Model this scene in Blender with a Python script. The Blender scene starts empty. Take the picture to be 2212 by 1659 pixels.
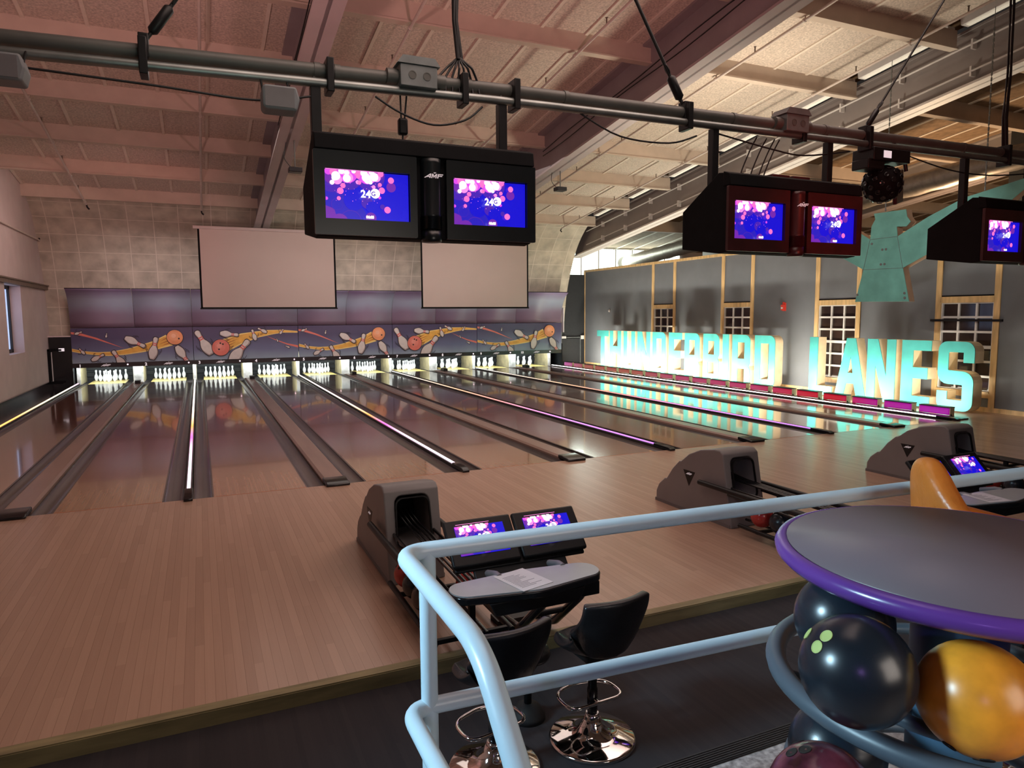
import bpy, math, random
from mathutils import Vector, Matrix
random.seed(4)
PI = math.pi
S = bpy.context.scene
COL = S.collection

# ------------------------------------------------------------------ helpers
def lin(c):
    return tuple((x/12.92 if x <= .04045 else ((x+.055)/1.055)**2.4) for x in c)
def hx(h):
    return lin(tuple(int(h[i:i+2], 16)/255 for i in (0, 2, 4)))

MATS = {}
def mat(name, col=(.5, .5, .5), rough=.5, metal=0.0, emit=None, es=0.0, noise=0.0, nscale=8.0, bump=0.0, bscale=40.0, stretch=(1, 1, 1), coat=0.0, spec=.5):
    if isinstance(col, str): col = hx(col)
    if isinstance(emit, str): emit = hx(emit)
    m = bpy.data.materials.new(name); m.use_nodes = True
    nt = m.node_tree; N = nt.nodes; L = nt.links
    b = N['Principled BSDF']
    b.inputs['Base Color'].default_value = (*col, 1)
    b.inputs['Roughness'].default_value = rough
    b.inputs['Metallic'].default_value = metal
    b.inputs['Coat Weight'].default_value = coat
    b.inputs['Specular IOR Level'].default_value = spec
    if emit is not None:
        b.inputs['Emission Color'].default_value = (*emit, 1)
        b.inputs['Emission Strength'].default_value = es
    if noise or bump:
        g = N.new('ShaderNodeNewGeometry'); mp = N.new('ShaderNodeMapping')
        mp.inputs['Scale'].default_value = stretch
        L.new(g.outputs['Position'], mp.inputs['Vector'])
    if noise:
        n = N.new('ShaderNodeTexNoise'); n.inputs['Scale'].default_value = nscale; n.inputs['Detail'].default_value = 4
        L.new(mp.outputs['Vector'], n.inputs['Vector'])
        r = N.new('ShaderNodeValToRGB')
        lo = tuple(max(0, c*(1-noise)) for c in col); hi = tuple(min(1, c*(1+noise)) for c in col)
        r.color_ramp.elements[0].color = (*lo, 1); r.color_ramp.elements[1].color = (*hi, 1)
        r.color_ramp.elements[0].position = .3; r.color_ramp.elements[1].position = .7
        L.new(n.outputs['Fac'], r.inputs['Fac']); L.new(r.outputs['Color'], b.inputs['Base Color'])
    if bump:
        n2 = N.new('ShaderNodeTexNoise'); n2.inputs['Scale'].default_value = bscale; n2.inputs['Detail'].default_value = 3
        L.new(mp.outputs['Vector'], n2.inputs['Vector'])
        bp = N.new('ShaderNodeBump'); bp.inputs['Strength'].default_value = bump; bp.inputs['Distance'].default_value = .02
        L.new(n2.outputs['Fac'], bp.inputs['Height']); L.new(bp.outputs['Normal'], b.inputs['Normal'])
    MATS[name] = m
    return m

def math_node(nt, op, a, b=None):
    n = nt.nodes.new('ShaderNodeMath'); n.operation = op
    for i, v in enumerate((a, b)):
        if v is None: continue
        if isinstance(v, (int, float)): n.inputs[i].default_value = v
        else: nt.links.new(v, n.inputs[i])
    return n.outputs[0]

def wood_boards(name, c1, c2, width, rough, grain=.12, coat=0.0, far=None, bump=.03, seam=.35, axis='X'):
    """narrow boards running along y; each board gets its own tone; optional second colour further down the lane"""
    m = bpy.data.materials.new(name); m.use_nodes = True
    nt = m.node_tree; N = nt.nodes; L = nt.links; b = N['Principled BSDF']
    g = N.new('ShaderNodeNewGeometry'); sp = N.new('ShaderNodeSeparateXYZ'); L.new(g.outputs['Position'], sp.inputs[0])
    X, Y = sp.outputs['X'], sp.outputs['Y']
    u = math_node(nt, 'DIVIDE', X, width); idx = math_node(nt, 'FLOOR', u)
    off = math_node(nt, 'MULTIPLY', idx, 1.37); v = math_node(nt, 'FLOOR', math_node(nt, 'ADD', math_node(nt, 'DIVIDE', Y, 1.9), off))
    cx = N.new('ShaderNodeCombineXYZ'); L.new(idx, cx.inputs[0]); L.new(v, cx.inputs[1])
    wn = N.new('ShaderNodeTexWhiteNoise'); wn.noise_dimensions = '3D'; L.new(cx.outputs[0], wn.inputs['Vector'])
    mp = N.new('ShaderNodeMapping'); mp.inputs['Scale'].default_value = (60, 2.2, 1); L.new(g.outputs['Position'], mp.inputs['Vector'])
    gn = N.new('ShaderNodeTexNoise'); gn.inputs['Scale'].default_value = 1; gn.inputs['Detail'].default_value = 4; L.new(mp.outputs[0], gn.inputs['Vector'])
    f = math_node(nt, 'ADD', math_node(nt, 'MULTIPLY', wn.outputs['Value'], .6), math_node(nt, 'MULTIPLY', gn.outputs['Fac'], .5))
    mx = N.new('ShaderNodeMix'); mx.data_type = 'RGBA'
    mx.inputs['A'].default_value = (*c1, 1); mx.inputs['B'].default_value = (*c2, 1); L.new(f, mx.inputs['Factor'])
    colr = mx.outputs['Result']
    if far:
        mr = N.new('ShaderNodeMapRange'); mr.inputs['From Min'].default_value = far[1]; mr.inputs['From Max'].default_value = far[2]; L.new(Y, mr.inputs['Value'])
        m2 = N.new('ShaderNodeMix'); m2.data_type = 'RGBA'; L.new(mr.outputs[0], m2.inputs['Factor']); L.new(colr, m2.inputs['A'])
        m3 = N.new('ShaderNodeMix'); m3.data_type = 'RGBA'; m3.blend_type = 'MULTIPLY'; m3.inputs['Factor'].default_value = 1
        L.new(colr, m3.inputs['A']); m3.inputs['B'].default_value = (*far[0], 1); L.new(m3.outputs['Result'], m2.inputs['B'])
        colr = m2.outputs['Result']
    fr = math_node(nt, 'FRACT', u)
    ln = math_node(nt, 'LESS_THAN', fr, .06)
    dk = N.new('ShaderNodeMix'); dk.data_type = 'RGBA'; dk.blend_type = 'MULTIPLY'
    L.new(math_node(nt, 'MULTIPLY', ln, seam), dk.inputs['Factor']); L.new(colr, dk.inputs['A']); dk.inputs['B'].default_value = (.25, .2, .15, 1)
    L.new(dk.outputs['Result'], b.inputs['Base Color'])
    b.inputs['Roughness'].default_value = rough; b.inputs['Coat Weight'].default_value = coat; b.inputs['Coat Roughness'].default_value = .04
    if bump:
        mp2 = N.new('ShaderNodeMapping'); mp2.inputs['Scale'].default_value = (14, 3, 1); L.new(g.outputs['Position'], mp2.inputs['Vector'])
        n2 = N.new('ShaderNodeTexNoise'); n2.inputs['Scale'].default_value = 1; L.new(mp2.outputs[0], n2.inputs['Vector'])
        bp = N.new('ShaderNodeBump'); bp.inputs['Strength'].default_value = bump; bp.inputs['Distance'].default_value = .01
        L.new(n2.outputs['Fac'], bp.inputs['Height']); L.new(bp.outputs['Normal'], b.inputs['Normal'])
        if coat: L.new(bp.outputs['Normal'], b.inputs['Coat Normal'])
    MATS[name] = m; return m

def ramp_mat(name, axis, stops, lo, hi, rough=.5, emission=0.0, noise=0.0):
    """colour ramp along a world axis between lo and hi"""
    m = bpy.data.materials.new(name); m.use_nodes = True
    nt = m.node_tree; N = nt.nodes; L = nt.links; b = N['Principled BSDF']
    g = N.new('ShaderNodeNewGeometry'); sp = N.new('ShaderNodeSeparateXYZ'); L.new(g.outputs['Position'], sp.inputs[0])
    mr = N.new('ShaderNodeMapRange'); mr.inputs['From Min'].default_value = lo; mr.inputs['From Max'].default_value = hi
    L.new(sp.outputs[axis], mr.inputs['Value'])
    fac = mr.outputs[0]
    if noise:
        n = N.new('ShaderNodeTexNoise'); n.inputs['Scale'].default_value = 1.2; L.new(g.outputs['Position'], n.inputs['Vector'])
        fac = math_node(nt, 'ADD', fac, math_node(nt, 'MULTIPLY', math_node(nt, 'SUBTRACT', n.outputs['Fac'], .5), noise))
    r = N.new('ShaderNodeValToRGB'); e = r.color_ramp.elements
    while len(e) < len(stops): e.new(.5)
    for k, (p, c) in enumerate(stops):
        e[k].position = p; e[k].color = (*(hx(c) if isinstance(c, str) else c), 1)
    L.new(fac, r.inputs['Fac']); L.new(r.outputs['Color'], b.inputs['Base Color'])
    b.inputs['Roughness'].default_value = rough
    if emission:
        L.new(r.outputs['Color'], b.inputs['Emission Color']); b.inputs['Emission Strength'].default_value = emission
    MATS[name] = m; return m

class MB:
    def __init__(s): s.v = []; s.f = []; s.m = []; s.s = []
    def add(s, V, F, mi=0, smooth=False, M=None):
        k = len(s.v)
        s.v += [tuple(M @ Vector(p)) if M is not None else tuple(p) for p in V]
        for f in F: s.f.append([i+k for i in f]); s.m.append(mi); s.s.append(smooth)
        return s
    def box(s, x0, x1, y0, y1, z0, z1, mi=0, M=None):
        V = [(x, y, z) for z in (z0, z1) for y in (y0, y1) for x in (x0, x1)]
        return s.add(V, [(0, 2, 3, 1), (4, 5, 7, 6), (0, 1, 5, 4), (2, 6, 7, 3), (0, 4, 6, 2), (1, 3, 7, 5)], mi, False, M)
    def bar(s, a, b, w, h, mi=0, up=(0, 0, 1)):
        a = Vector(a); b = Vector(b); d = (b-a); l = d.length; d.normalize(); up = Vector(up)
        if abs(d.dot(up)) > .98: up = Vector((0, 1, 0))
        x = d.cross(up).normalized(); z = x.cross(d)
        M = Matrix((x, d, z)).transposed().to_4x4(); M.translation = a
        return s.box(-w/2, w/2, 0, l, -h/2, h/2, mi, M)
    def tube(s, P, r, seg=10, mi=0, cap=True):
        P = [Vector(p) for p in P]; n = len(P); R = r if isinstance(r, (list, tuple)) else [r]*n
        V = []; F = []; ref = None
        for i, p in enumerate(P):
            t = (P[min(i+1, n-1)]-P[max(i-1, 0)]).normalized()
            if ref is None:
                ref = Vector((0, 0, 1)) if abs(t.z) < .9 else Vector((1, 0, 0))
            a = (ref-t*ref.dot(t)).normalized(); ref = a; b = t.cross(a)
            V += [p+R[i]*(a*math.cos(2*PI*k/seg)+b*math.sin(2*PI*k/seg)) for k in range(seg)]
        for i in range(n-1):
            for k in range(seg):
                F.append((i*seg+k, i*seg+(k+1) % seg, (i+1)*seg+(k+1) % seg, (i+1)*seg+k))
        s.add(V, F, mi, True)
        if cap:
            s.add(V[:seg], [tuple(range(seg))[::-1]], mi); s.add(V[-seg:], [tuple(range(seg))], mi)
        return s
    def lathe(s, prof, seg=24, mi=0, M=None, smooth=True):
        V = []; F = []
        for r, z in prof: V += [(r*math.cos(2*PI*k/seg), r*math.sin(2*PI*k/seg), z) for k in range(seg)]
        for i in range(len(prof)-1):
            for k in range(seg):
                F.append((i*seg+k, i*seg+(k+1) % seg, (i+1)*seg+(k+1) % seg, (i+1)*seg+k))
        if prof[0][0] > 1e-4: F.append(tuple(range(seg))[::-1])
        if prof[-1][0] > 1e-4: F.append(tuple((len(prof)-1)*seg+k for k in range(seg)))
        return s.add(V, F, mi, smooth, M)
    def prism(s, poly, fn, d0, d1, mi=0):
        n = len(poly); V = [fn(a, b, d0) for a, b in poly]+[fn(a, b, d1) for a, b in poly]
        F = [tuple(range(n))[::-1], tuple(range(n, 2*n))]+[(i, (i+1) % n, n+(i+1) % n, n+i) for i in range(n)]
        return s.add(V, F, mi)
    def sphere(s, c, r, seg=32, mi=0, sc=(1, 1, 1)):
        n = seg//2
        return s.lathe([(r*math.sin(PI*i/n), -r*math.cos(PI*i/n)) for i in range(n+1)], seg, mi, Matrix.Translation(c) @ Matrix.Diagonal((*sc, 1)))
    def build(s, name, mats, parent=None, loc=None, bevel=0.0, seg=2, kind=None, autosmooth=False):
        me = bpy.data.meshes.new(name); me.from_pydata(s.v, [], s.f)
        for m in (mats if isinstance(mats, (list, tuple)) else [mats]): me.materials.append(MATS[m])
        for p, mi, sm in zip(me.polygons, s.m, s.s): p.material_index = mi; p.use_smooth = sm
        me.validate(); me.update()
        import bmesh
        bm = bmesh.new(); bm.from_mesh(me); bmesh.ops.recalc_face_normals(bm, faces=bm.faces); bm.to_mesh(me); bm.free()
        o = bpy.data.objects.new(name, me); COL.objects.link(o)
        if parent is not None: o.parent = parent
        if loc is not None: o.location = loc
        if bevel:
            md = o.modifiers.new('bevel', 'BEVEL'); md.width = bevel; md.segments = seg; md.limit_method = 'ANGLE'; md.angle_limit = math.radians(40)
            for p in me.polygons: p.use_smooth = True
            try: me.set_sharp_from_angle(angle=math.radians(42))
            except Exception: pass
        if kind: o['kind'] = kind
        return o

def tag(o, label, cat, group=None, kind=None):
    o['label'] = label; o['category'] = cat
    if group: o['group'] = group
    if kind: o['kind'] = kind
    return o
def thing(name, label, cat, loc=(0, 0, 0), group=None, rz=0, kind=None):
    o = bpy.data.objects.new(name, None); COL.objects.link(o); o.location = loc; o.rotation_euler = (0, 0, rz); o.empty_display_size = .1
    return tag(o, label, cat, group, kind)
def dup(root, loc, label, group=None, rz=None):
    r = root.copy(); COL.objects.link(r); r.location = loc; r['label'] = label
    if rz is not None: r.rotation_euler = (0, 0, rz)
    if group: r['group'] = group
    for ch in list(root.children):
        c = ch.copy(); COL.objects.link(c); c.parent = r
        for g in list(ch.children):
            d = g.copy(); COL.objects.link(d); d.parent = c
    return r
def struct(name, mb, m, label, cat='structure', **k):
    return tag(mb.build(name, m, **k), label, cat, kind='structure')

def flat(splines, depth=0.0):
    """fill closed 2D outlines (with holes) to a mesh in the XY plane, thickness along z from 0 to depth"""
    cu = bpy.data.curves.new('outline', 'CURVE'); cu.dimensions = '2D'; cu.fill_mode = 'BOTH'; cu.extrude = depth/2
    for pts in splines:
        sp = cu.splines.new('POLY'); sp.points.add(len(pts)-1)
        for p, q in zip(sp.points, pts): p.co = (q[0], q[1], 0, 1)
        sp.use_cyclic_u = True
    return curve_mesh(cu, depth/2)
def curve_mesh(cu, dz=0):
    o = bpy.data.objects.new('outline', cu); COL.objects.link(o)
    me = bpy.data.meshes.new_from_object(o.evaluated_get(bpy.context.evaluated_depsgraph_get()))
    V = [(v.co.x, v.co.y, v.co.z+dz) for v in me.vertices]; F = [tuple(p.vertices) for p in me.polygons]
    bpy.data.objects.remove(o); bpy.data.meshes.remove(me)
    return V, F
def text(t, size, bold=.0, align='CENTER', depth=0.0):
    cu = bpy.data.curves.new('outline', 'FONT'); cu.body = t; cu.size = size; cu.align_x = align; cu.offset = bold; cu.extrude = depth/2; cu.resolution_u = 3
    return curve_mesh(cu, depth/2)

def rpoly(pts, seg=6):
    """polygon with rounded corners; pts = (x, y, radius)"""
    out = []; n = len(pts)
    for i, (x, y, *r) in enumerate(pts):
        r = r[0] if r else 0
        if r <= 0: out.append((x, y)); continue
        p = Vector((x, y)); a = (Vector(pts[i-1][:2])-p).normalized(); b = (Vector(pts[(i+1) % n][:2])-p).normalized()
        ang = a.angle(b); t = r/math.tan(ang/2); c = p+(a+b).normalized()*(r/math.sin(ang/2))
        s0 = p+a*t-c; s1 = p+b*t-c; a0 = math.atan2(s0.y, s0.x); d = math.atan2(s1.y, s1.x)-a0
        while d > PI: d -= 2*PI
        while d < -PI: d += 2*PI
        out += [(c.x+r*math.cos(a0+d*k/seg), c.y+r*math.sin(a0+d*k/seg)) for k in range(seg+1)]
    return out
def rpath(pts, seg=8):
    """3D open polyline with filleted corners; pts = ((x,y,z), radius)"""
    out = []; n = len(pts)
    for i, (p, r) in enumerate(pts):
        p = Vector(p)
        if r <= 0 or i in (0, n-1): out.append(p); continue
        a = (Vector(pts[i-1][0])-p).normalized(); b = (Vector(pts[i+1][0])-p).normalized(); ang = a.angle(b); t = r/math.tan(ang/2)
        p0 = p+a*t; p1 = p+b*t
        for k in range(seg+1):
            q = k/seg; out.append(p0*(1-q)**2+p*2*q*(1-q)+p1*q*q) if False else out.append(((p0*(1-q)+p*q)*(1-q)+(p*(1-q)+p1*q)*q))
    return out
def rect(x0, x1, y0, y1, r=0): return rpoly([(x0, y0, r), (x1, y0, r), (x1, y1, r), (x0, y1, r)])
def circ(cx, cy, r, n=24): return [(cx+r*math.cos(2*PI*k/n), cy+r*math.sin(2*PI*k/n)) for k in range(n)]
def frame(o, x, y, z=None):
    """matrix with local axes x, y (and z = x cross y) at o"""
    x = Vector(x).normalized(); y = Vector(y).normalized(); z = x.cross(y)
    M = Matrix((x, y, z)).transposed().to_4x4(); M.translation = Vector(o); return M
def light(name, kind, loc, energy, color, size=.5, size_y=None, target=None, spot=None, blend=.6, spread=None):
    d = bpy.data.lights.new(name, kind); d.energy = energy; d.color = color
    if kind == 'AREA':
        d.size = size
        if size_y: d.shape = 'RECTANGLE'; d.size_y = size_y
        if spread: d.spread = spread
    else: d.shadow_soft_size = size
    if kind == 'SPOT': d.spot_size = math.radians(spot); d.spot_blend = blend
    o = bpy.data.objects.new(name, d); COL.objects.link(o); o.location = loc
    if target is not None: o.rotation_euler = (Vector(target)-Vector(loc)).to_track_quat('-Z', 'Y').to_euler()
    return o

# ------------------------------------------------------------------ materials
mat('plank', (.60, .51, .43), .9, noise=.26, nscale=26, bump=.25, bscale=90)
mat('plank_strip', (.74, .66, .56), .7, noise=.05)
mat('purlin_paint', (.60, .50, .41), .6, noise=.06, nscale=3)
mat('rafter_flange', (.42, .36, .36), .5, noise=.05, nscale=2)
mat('rafter_light', (.30, .27, .26), .55, noise=.06, nscale=2); mat('flange_lit', (.78, .74, .70), .5, noise=.04)  # right rafter's flange: light from the letter lamps put into the colour
mat('rafter_paint', (.29, .25, .26), .55, noise=.08, nscale=2)
mat('deck_brown', (.26, .17, .10), .8, noise=.25, nscale=6)
mat('acoustic_tile', (.50, .45, .36), .9, noise=.22, nscale=2.5, bump=.2, bscale=60)
mat('tile_joint', (.68, .62, .52), .8, noise=.05)
mat('plaster', (.62, .52, .50), .75, noise=.05, nscale=2)
mat('ledge_wood', (.16, .12, .09), .5, noise=.2)
mat('grey_wall', '70747a', .7, noise=.06, nscale=2)
mat('dark_panel', '2b2e31', .6, noise=.1)
mat('pine', (.70, .47, .22), .55, noise=.2, nscale=4, stretch=(3, 3, .5))
mat('white_sash', (.78, .76, .74), .5, noise=.04)
mat('dark_glass', (.035, .022, .018), .06, noise=.3, nscale=1.5)
mat('black_plastic', (.010, .010, .011), .42, noise=.2, spec=.3)
mat('black_matte', (.005, .005, .006), .8, noise=.2, spec=.15)
mat('black_gloss', (.010, .010, .012), .15, noise=.2)
mat('rubber', (.016, .014, .014), .65, noise=.2, nscale=20)
mat('red_lit_face', (.05, .008, .010), .35, noise=.2)  # dark casing with red light painted into its colour
mat('dark_bezel', (.004, .007, .009), .3, noise=.2)
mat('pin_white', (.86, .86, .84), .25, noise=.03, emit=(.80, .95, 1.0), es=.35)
mat('gutter_grey', (.085, .072, .070), .22, noise=.25, nscale=3, bump=.06, bscale=12, stretch=(1, .3, 1))
mat('cap_tan', (.30, .20, .165), .28, noise=.12, nscale=2, stretch=(4, .4, 1))
mat('divider_dark', (.035, .03, .03), .35, noise=.2)
mat('deck_yellow', (.85, .66, .22), .3, noise=.08, nscale=5)
mat('kick_white', (.62, .62, .58), .5, noise=.35, nscale=5)
mat('kick_wood', (.52, .45, .27), .6, noise=.25, nscale=4)
mat('pit_black', (.012, .014, .016), .6, noise=.4, nscale=6, bump=.2, bscale=10)
mat('beam_black', (.014, .010, .012), .35, noise=.2)
mat('sign_white', (.75, .72, .74), .5, noise=.03, emit=(1, .9, .95), es=.6)  # glow added to the white signs for legibility
mat('logo_silver', (.60, .56, .58), .4, noise=.05, emit=(1, .85, .9), es=.3)
mat('lamp_pink', (.9, .5, .6), .4, noise=.03, emit=(1, .7, .8), es=4)
ramp_mat('mask_upper', 'Z', [(0, '7d6676'), (.35, '8c7a8e'), (.62, 'a2a8bc'), (.75, 'aab2c4'), (1, '9a86ac')], 1.87, 3.12, .38, noise=.25)  # pale bluish band paints a highlight onto the curved canopy
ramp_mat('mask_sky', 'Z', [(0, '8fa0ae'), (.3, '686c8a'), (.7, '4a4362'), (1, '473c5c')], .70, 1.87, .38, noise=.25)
mat('art_pin', (.66, .60, .55), .45, noise=.06); mat('art_black', (.012, .010, .014), .45, noise=.2); mat('art_red', (.72, .12, .10), .45, noise=.05)
mat('art_gold', (.80, .42, .07), .45, noise=.14, nscale=5); mat('art_yellow', (.90, .66, .22), .45, noise=.05); mat('art_rust', (.45, .13, .03), .45, noise=.05)
mat('art_orange', (.80, .30, .13), .45, noise=.10, nscale=5); mat('art_coral', (.72, .18, .13), .45, noise=.10, nscale=5); mat('art_tone', (.84, .36, .18), .45, noise=.08, nscale=5); mat('art_tint', (.76, .23, .17), .45, noise=.08, nscale=5); mat('art_glow', (.88, .45, .27), .45, noise=.05); mat('art_tone2', (.80, .30, .23), .45, noise=.05)
mat('art_shade', (.36, .29, .27), .45, noise=.06)
mat('screen_cloth', (.62, .52, .48), .8, noise=.025, nscale=1)
mat('steel_dark', (.11, .11, .10), .5, metal=.2, noise=.15, nscale=5)
mat('steel_pipe', (.26, .28, .27), .42, metal=.85, noise=.15, nscale=7)
mat('box_metal', (.20, .22, .22), .45, metal=.5, noise=.15)
mat('speaker_grey', (.20, .21, .22), .6, noise=.06)
mat('cable', (.010, .010, .011), .5, noise=.2)
mat('pipe_white', (.62, .54, .48), .5, noise=.06)
mat('teal', (.062, .42, .40), .55, noise=.14, nscale=3)
mat('teal_bird', (.16, .46, .41), .6, noise=.16, nscale=3)
mat('plywood', (.74, .60, .40), .65, noise=.12, nscale=4)
mat('ply_brown', (.42, .27, .18), .65, noise=.15, nscale=4)
mat('hood_grey', (.23, .22, .225), .5, noise=.06, nscale=3)
mat('hood_edge', (.16, .15, .155), .5, noise=.06)
mat('desk_grey', (.33, .33, .34), .32, noise=.06)
mat('paper', (.62, .58, .60), .7, noise=.04); mat('ink', (.10, .10, .12), .7, noise=.05)
mat('leather_black', (.010, .009, .010), .34, noise=.25, nscale=12, bump=.08, bscale=120)
mat('leather_orange', (.46, .13, .018), .38, noise=.25, nscale=6, bump=.12, bscale=60)
mat('chrome', (.82, .79, .78), .06, metal=1.0, noise=.02)
mat('rail_paint', (.45, .57, .64), .32, noise=.06, nscale=3, bump=.04, bscale=25)
mat('table_top', (.135, .10, .11), .42, noise=.04, nscale=3)
mat('table_edge', (.105, .034, .22), .25, noise=.08, nscale=3)
mat('table_blue', (.08, .17, .27), .45, noise=.1)
mat('ring_grey', (.065, .085, .105), .4, noise=.08, nscale=4)
mat('ball_black', (.010, .015, .022), .27, noise=.3, nscale=6)
mat('ball_orange', (.70, .26, .022), .30, noise=.38, nscale=9)
mat('ball_red', (.42, .035, .03), .2, noise=.3, nscale=9)
mat('ball_brown', (.05, .028, .022), .2, noise=.5, nscale=9)
mat('ball_marble', (.10, .022, .035), .2, noise=.95, nscale=11)
mat('hole_green', (.42, .50, .16), .5, noise=.06)
mat('hole_dark', (.01, .008, .006), .7, noise=.1)
mat('alarm_red', (.75, .06, .04), .45, noise=.05)
mat('olive_trim', (.24, .20, .10), .6, noise=.3, nscale=5, stretch=(.5, 3, 3))
mat('riser_dark', (.02, .018, .018), .7, noise=.2)
mat('tube_light', (.9, .88, .8), .5, noise=.02, emit=(1, .90, .70), es=.22)
mat('daylight', (.9, .95, .9), .5, noise=.02, emit=(.85, 1.0, .88), es=2.6)
mat('daylight_blue', (.6, .75, 1), .5, noise=.02, emit=(.45, .62, 1.0), es=.9)
mat('duct', (.40, .36, .32), .4, metal=.6, noise=.15)
mat('wash_glow', (.9, .9, .85), .5, noise=.02, emit=(1, .96, .85), es=10)
mat('led_line', (.9, .9, .9), .5, noise=.02, emit=(1, .93, .9), es=5)
ramp_mat('wash_face', 'Y', [(0, 'b21fb4'), (.10, 'b0189a'), (.17, 'c4142c'), (.24, 'c0203a'), (.34, 'b83a6a'), (.55, 'b0446a'), (.7, 'a8584a'), (.9, 'a85a50'), (1, 'c060a8')], .2, 17.2, .35, emission=.55)
ramp_mat('led_far_left', 'Y', [(0, 'ffb060'), (.3, 'ffe9b8'), (.7, 'fff4e0'), (.9, 'ffd8f0'), (1, 'ff9fe0')], 9, 18, .4, emission=2.2)
ramp_mat('led_mixed', 'Y', [(0, 'ff8fe0'), (.03, 'fff0ff'), (.17, 'ffd0f4'), (.25, 'f060c0'), (.33, 'ff9a4a'), (.45, 'fff0d0'), (.6, 'f2e6e2'), (1, 'fff6ec')], 0, 18, .4, emission=2.0)
ramp_mat('led_violet', 'Y', [(0, 'c080f0'), (.2, 'd890e8'), (.38, 'ffa0a0'), (.55, 'ffc8a0'), (.8, 'fff0e0'), (1, 'ffffff')], 0, 18, .4, emission=1.3)
ramp_mat('scr_bg', 'Z', [(0, '1c14d8'), (1, '1c14d8')], 0, 1, .3)
for n, c, e in [('scr_blue', '140ed0', 1.05), ('scr_blue2', '2a1ebc', 1.05), ('scr_violet', '4a22b4', 1.05), ('scr_plum', '7428ac', 1.05), ('scr_pink', 'ff6ec0', 1.25), ('scr_rose', 'ff8ad8', 1.3), ('scr_white', 'fff4f8', 1.6), ('scr_magenta', 'd84ae0', 1.2)]:
    mat(n, (.01, .01, .02), .25, emit=c, es=e, noise=.2)
wood_boards('approach_wood', (.37, .235, .17), (.48, .315, .23), .057, .24, seam=.3, bump=.04)
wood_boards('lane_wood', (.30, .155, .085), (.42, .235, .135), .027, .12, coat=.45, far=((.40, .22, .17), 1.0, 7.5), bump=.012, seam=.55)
wood_boards('carpet', (.018, .016, .020), (.032, .027, .030), .03, .95, bump=.0, seam=.1)
mat('terrazzo', (.30, .26, .25), .4, noise=.6, nscale=45)

# ------------------------------------------------------------------ geometry of the place
A_, B_ = 1.868, 1.662
W = 1.094; GUT = .235; LEN = 18.0
def xc(n):
    k = n-1; return (k//2)*(A_+B_)+(k % 2)*A_-(A_+B_)
PAIR = A_+B_
def cz(y): return 6.05+.132*(15.2-y)          # underside of the roof planks
XL, XR, XW = -5.1, 13.45, 15.1
YB = -15.0

# ---- floors
mb = MB().box(XL, XW+.3, -5.0, 0, -.09, 0)
struct('floor', mb, 'approach_wood', 'tan maple boards of the bowling approach in front of the lanes', 'floor')
mb = MB().box(XL, 30, 0, 21, -.30, -.12)
struct('floor', mb, 'black_matte', 'dark sub floor beneath the lanes', 'floor')
mb = MB().box(13.42, XW, 0, 18.2, -.12, 0)
struct('floor', mb, 'approach_wood', 'wooden floor strip beneath the big teal letters', 'floor')
mb = MB().box(XL-.3, 30, -7.2, -4.98, -.30, -.09)
struct('floor', mb, 'carpet', 'dark carpet strip between the approach and the raised platform', 'floor')
mb = MB().box(XL-.3, 30, YB, -7.27, .3, .6)
struct('floor', mb, 'terrazzo', 'speckled terrazzo of the raised platform behind the railing', 'floor')
mb = MB().box(XL-.3, 30, -7.30, -7.2, -.1, .59)
struct('wall_platform', mb, 'riser_dark', 'dark riser of the raised platform', 'riser')
mb = MB().box(XL-.3, 30, -7.272, -7.195, .56, .606)
for k in range(7): mb.box(XL-.3, 30, -7.268+k*.0105, -7.262+k*.0105, .606, .609)
struct('trim_1', mb, 'rubber', 'black ribbed nosing along the platform edge', 'trim')
mb = MB().box(XL, XW+.2, -5.03, -4.955, -.005, .004); mb.box(XL, XW+.2, -5.035, -5.0, -.095, -.004)
struct('trim_2', mb, 'olive_trim', 'olive brown edging along the front of the approach', 'trim')

# ---- left wall with its window niche
wy0, wy1, wz0, wz1 = 12.52, 14.28, 1.25, 3.09
mb = MB()
def quadx(x, y0, y1, z0, z1): mb.add([(x, y0, z0), (x, y1, z0), (x, y1, z1), (x, y0, z1)], [(0, 1, 2, 3)])
zt = 9.6
quadx(XL, YB, wy0, -.1, zt); quadx(XL, wy1, 18.6, -.1, zt); quadx(XL, wy0, wy1, -.1, wz0); quadx(XL, wy0, wy1, wz1, zt)
xi = XL-.31
for a, b in (((wy0, wz0), (wy1, wz0)), ((wy1, wz0), (wy1, wz1)), ((wy1, wz1), (wy0, wz1)), ((wy0, wz1), (wy0, wz0))):
    mb.add([(XL, *a), (XL, *b), (xi, *b), (xi, *a)], [(0, 1, 2, 3)])
struct('wall_left', mb, 'plaster', 'pale plaster side wall left of lane one', 'wall')
w = thing('window_1', 'narrow deep window niche in the left wall', 'window', (xi, (wy0+wy1)/2, wz0), kind='structure')
mb = MB().box(-.02, .0, -.88, .88, 0, 1.84); mb.build('pane', 'daylight_blue', w)
mb = MB()
for y0, y1, z0, z1 in ((-.88, -.78, 0, 1.84), (.78, .88, 0, 1.84), (-.88, .88, 0, .1), (-.88, .88, 1.74, 1.84), (-.03, .03, 0, 1.84)): mb.box(0, .05, y0, y1, z0, z1)
mb.build('window_frame', 'dark_panel', w)
mb = MB().box(XL, XL+.10, YB, 17.66, 3.10, 3.23); mb.box(XL, XL+.14, YB, 17.66, 3.21, 3.245)
struct('trim_3', mb, 'ledge_wood', 'dark wooden ledge along the left wall', 'trim')
mb = MB().box(XL, XL+.06, 0, 17.55, -.1, .17); mb.box(XL+.05, -4.42, 0, 17.55, -.12, -.07)
struct('baseboard_left', mb, 'black_gloss', 'black baseboard between left wall and lane one', 'baseboard')
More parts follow.
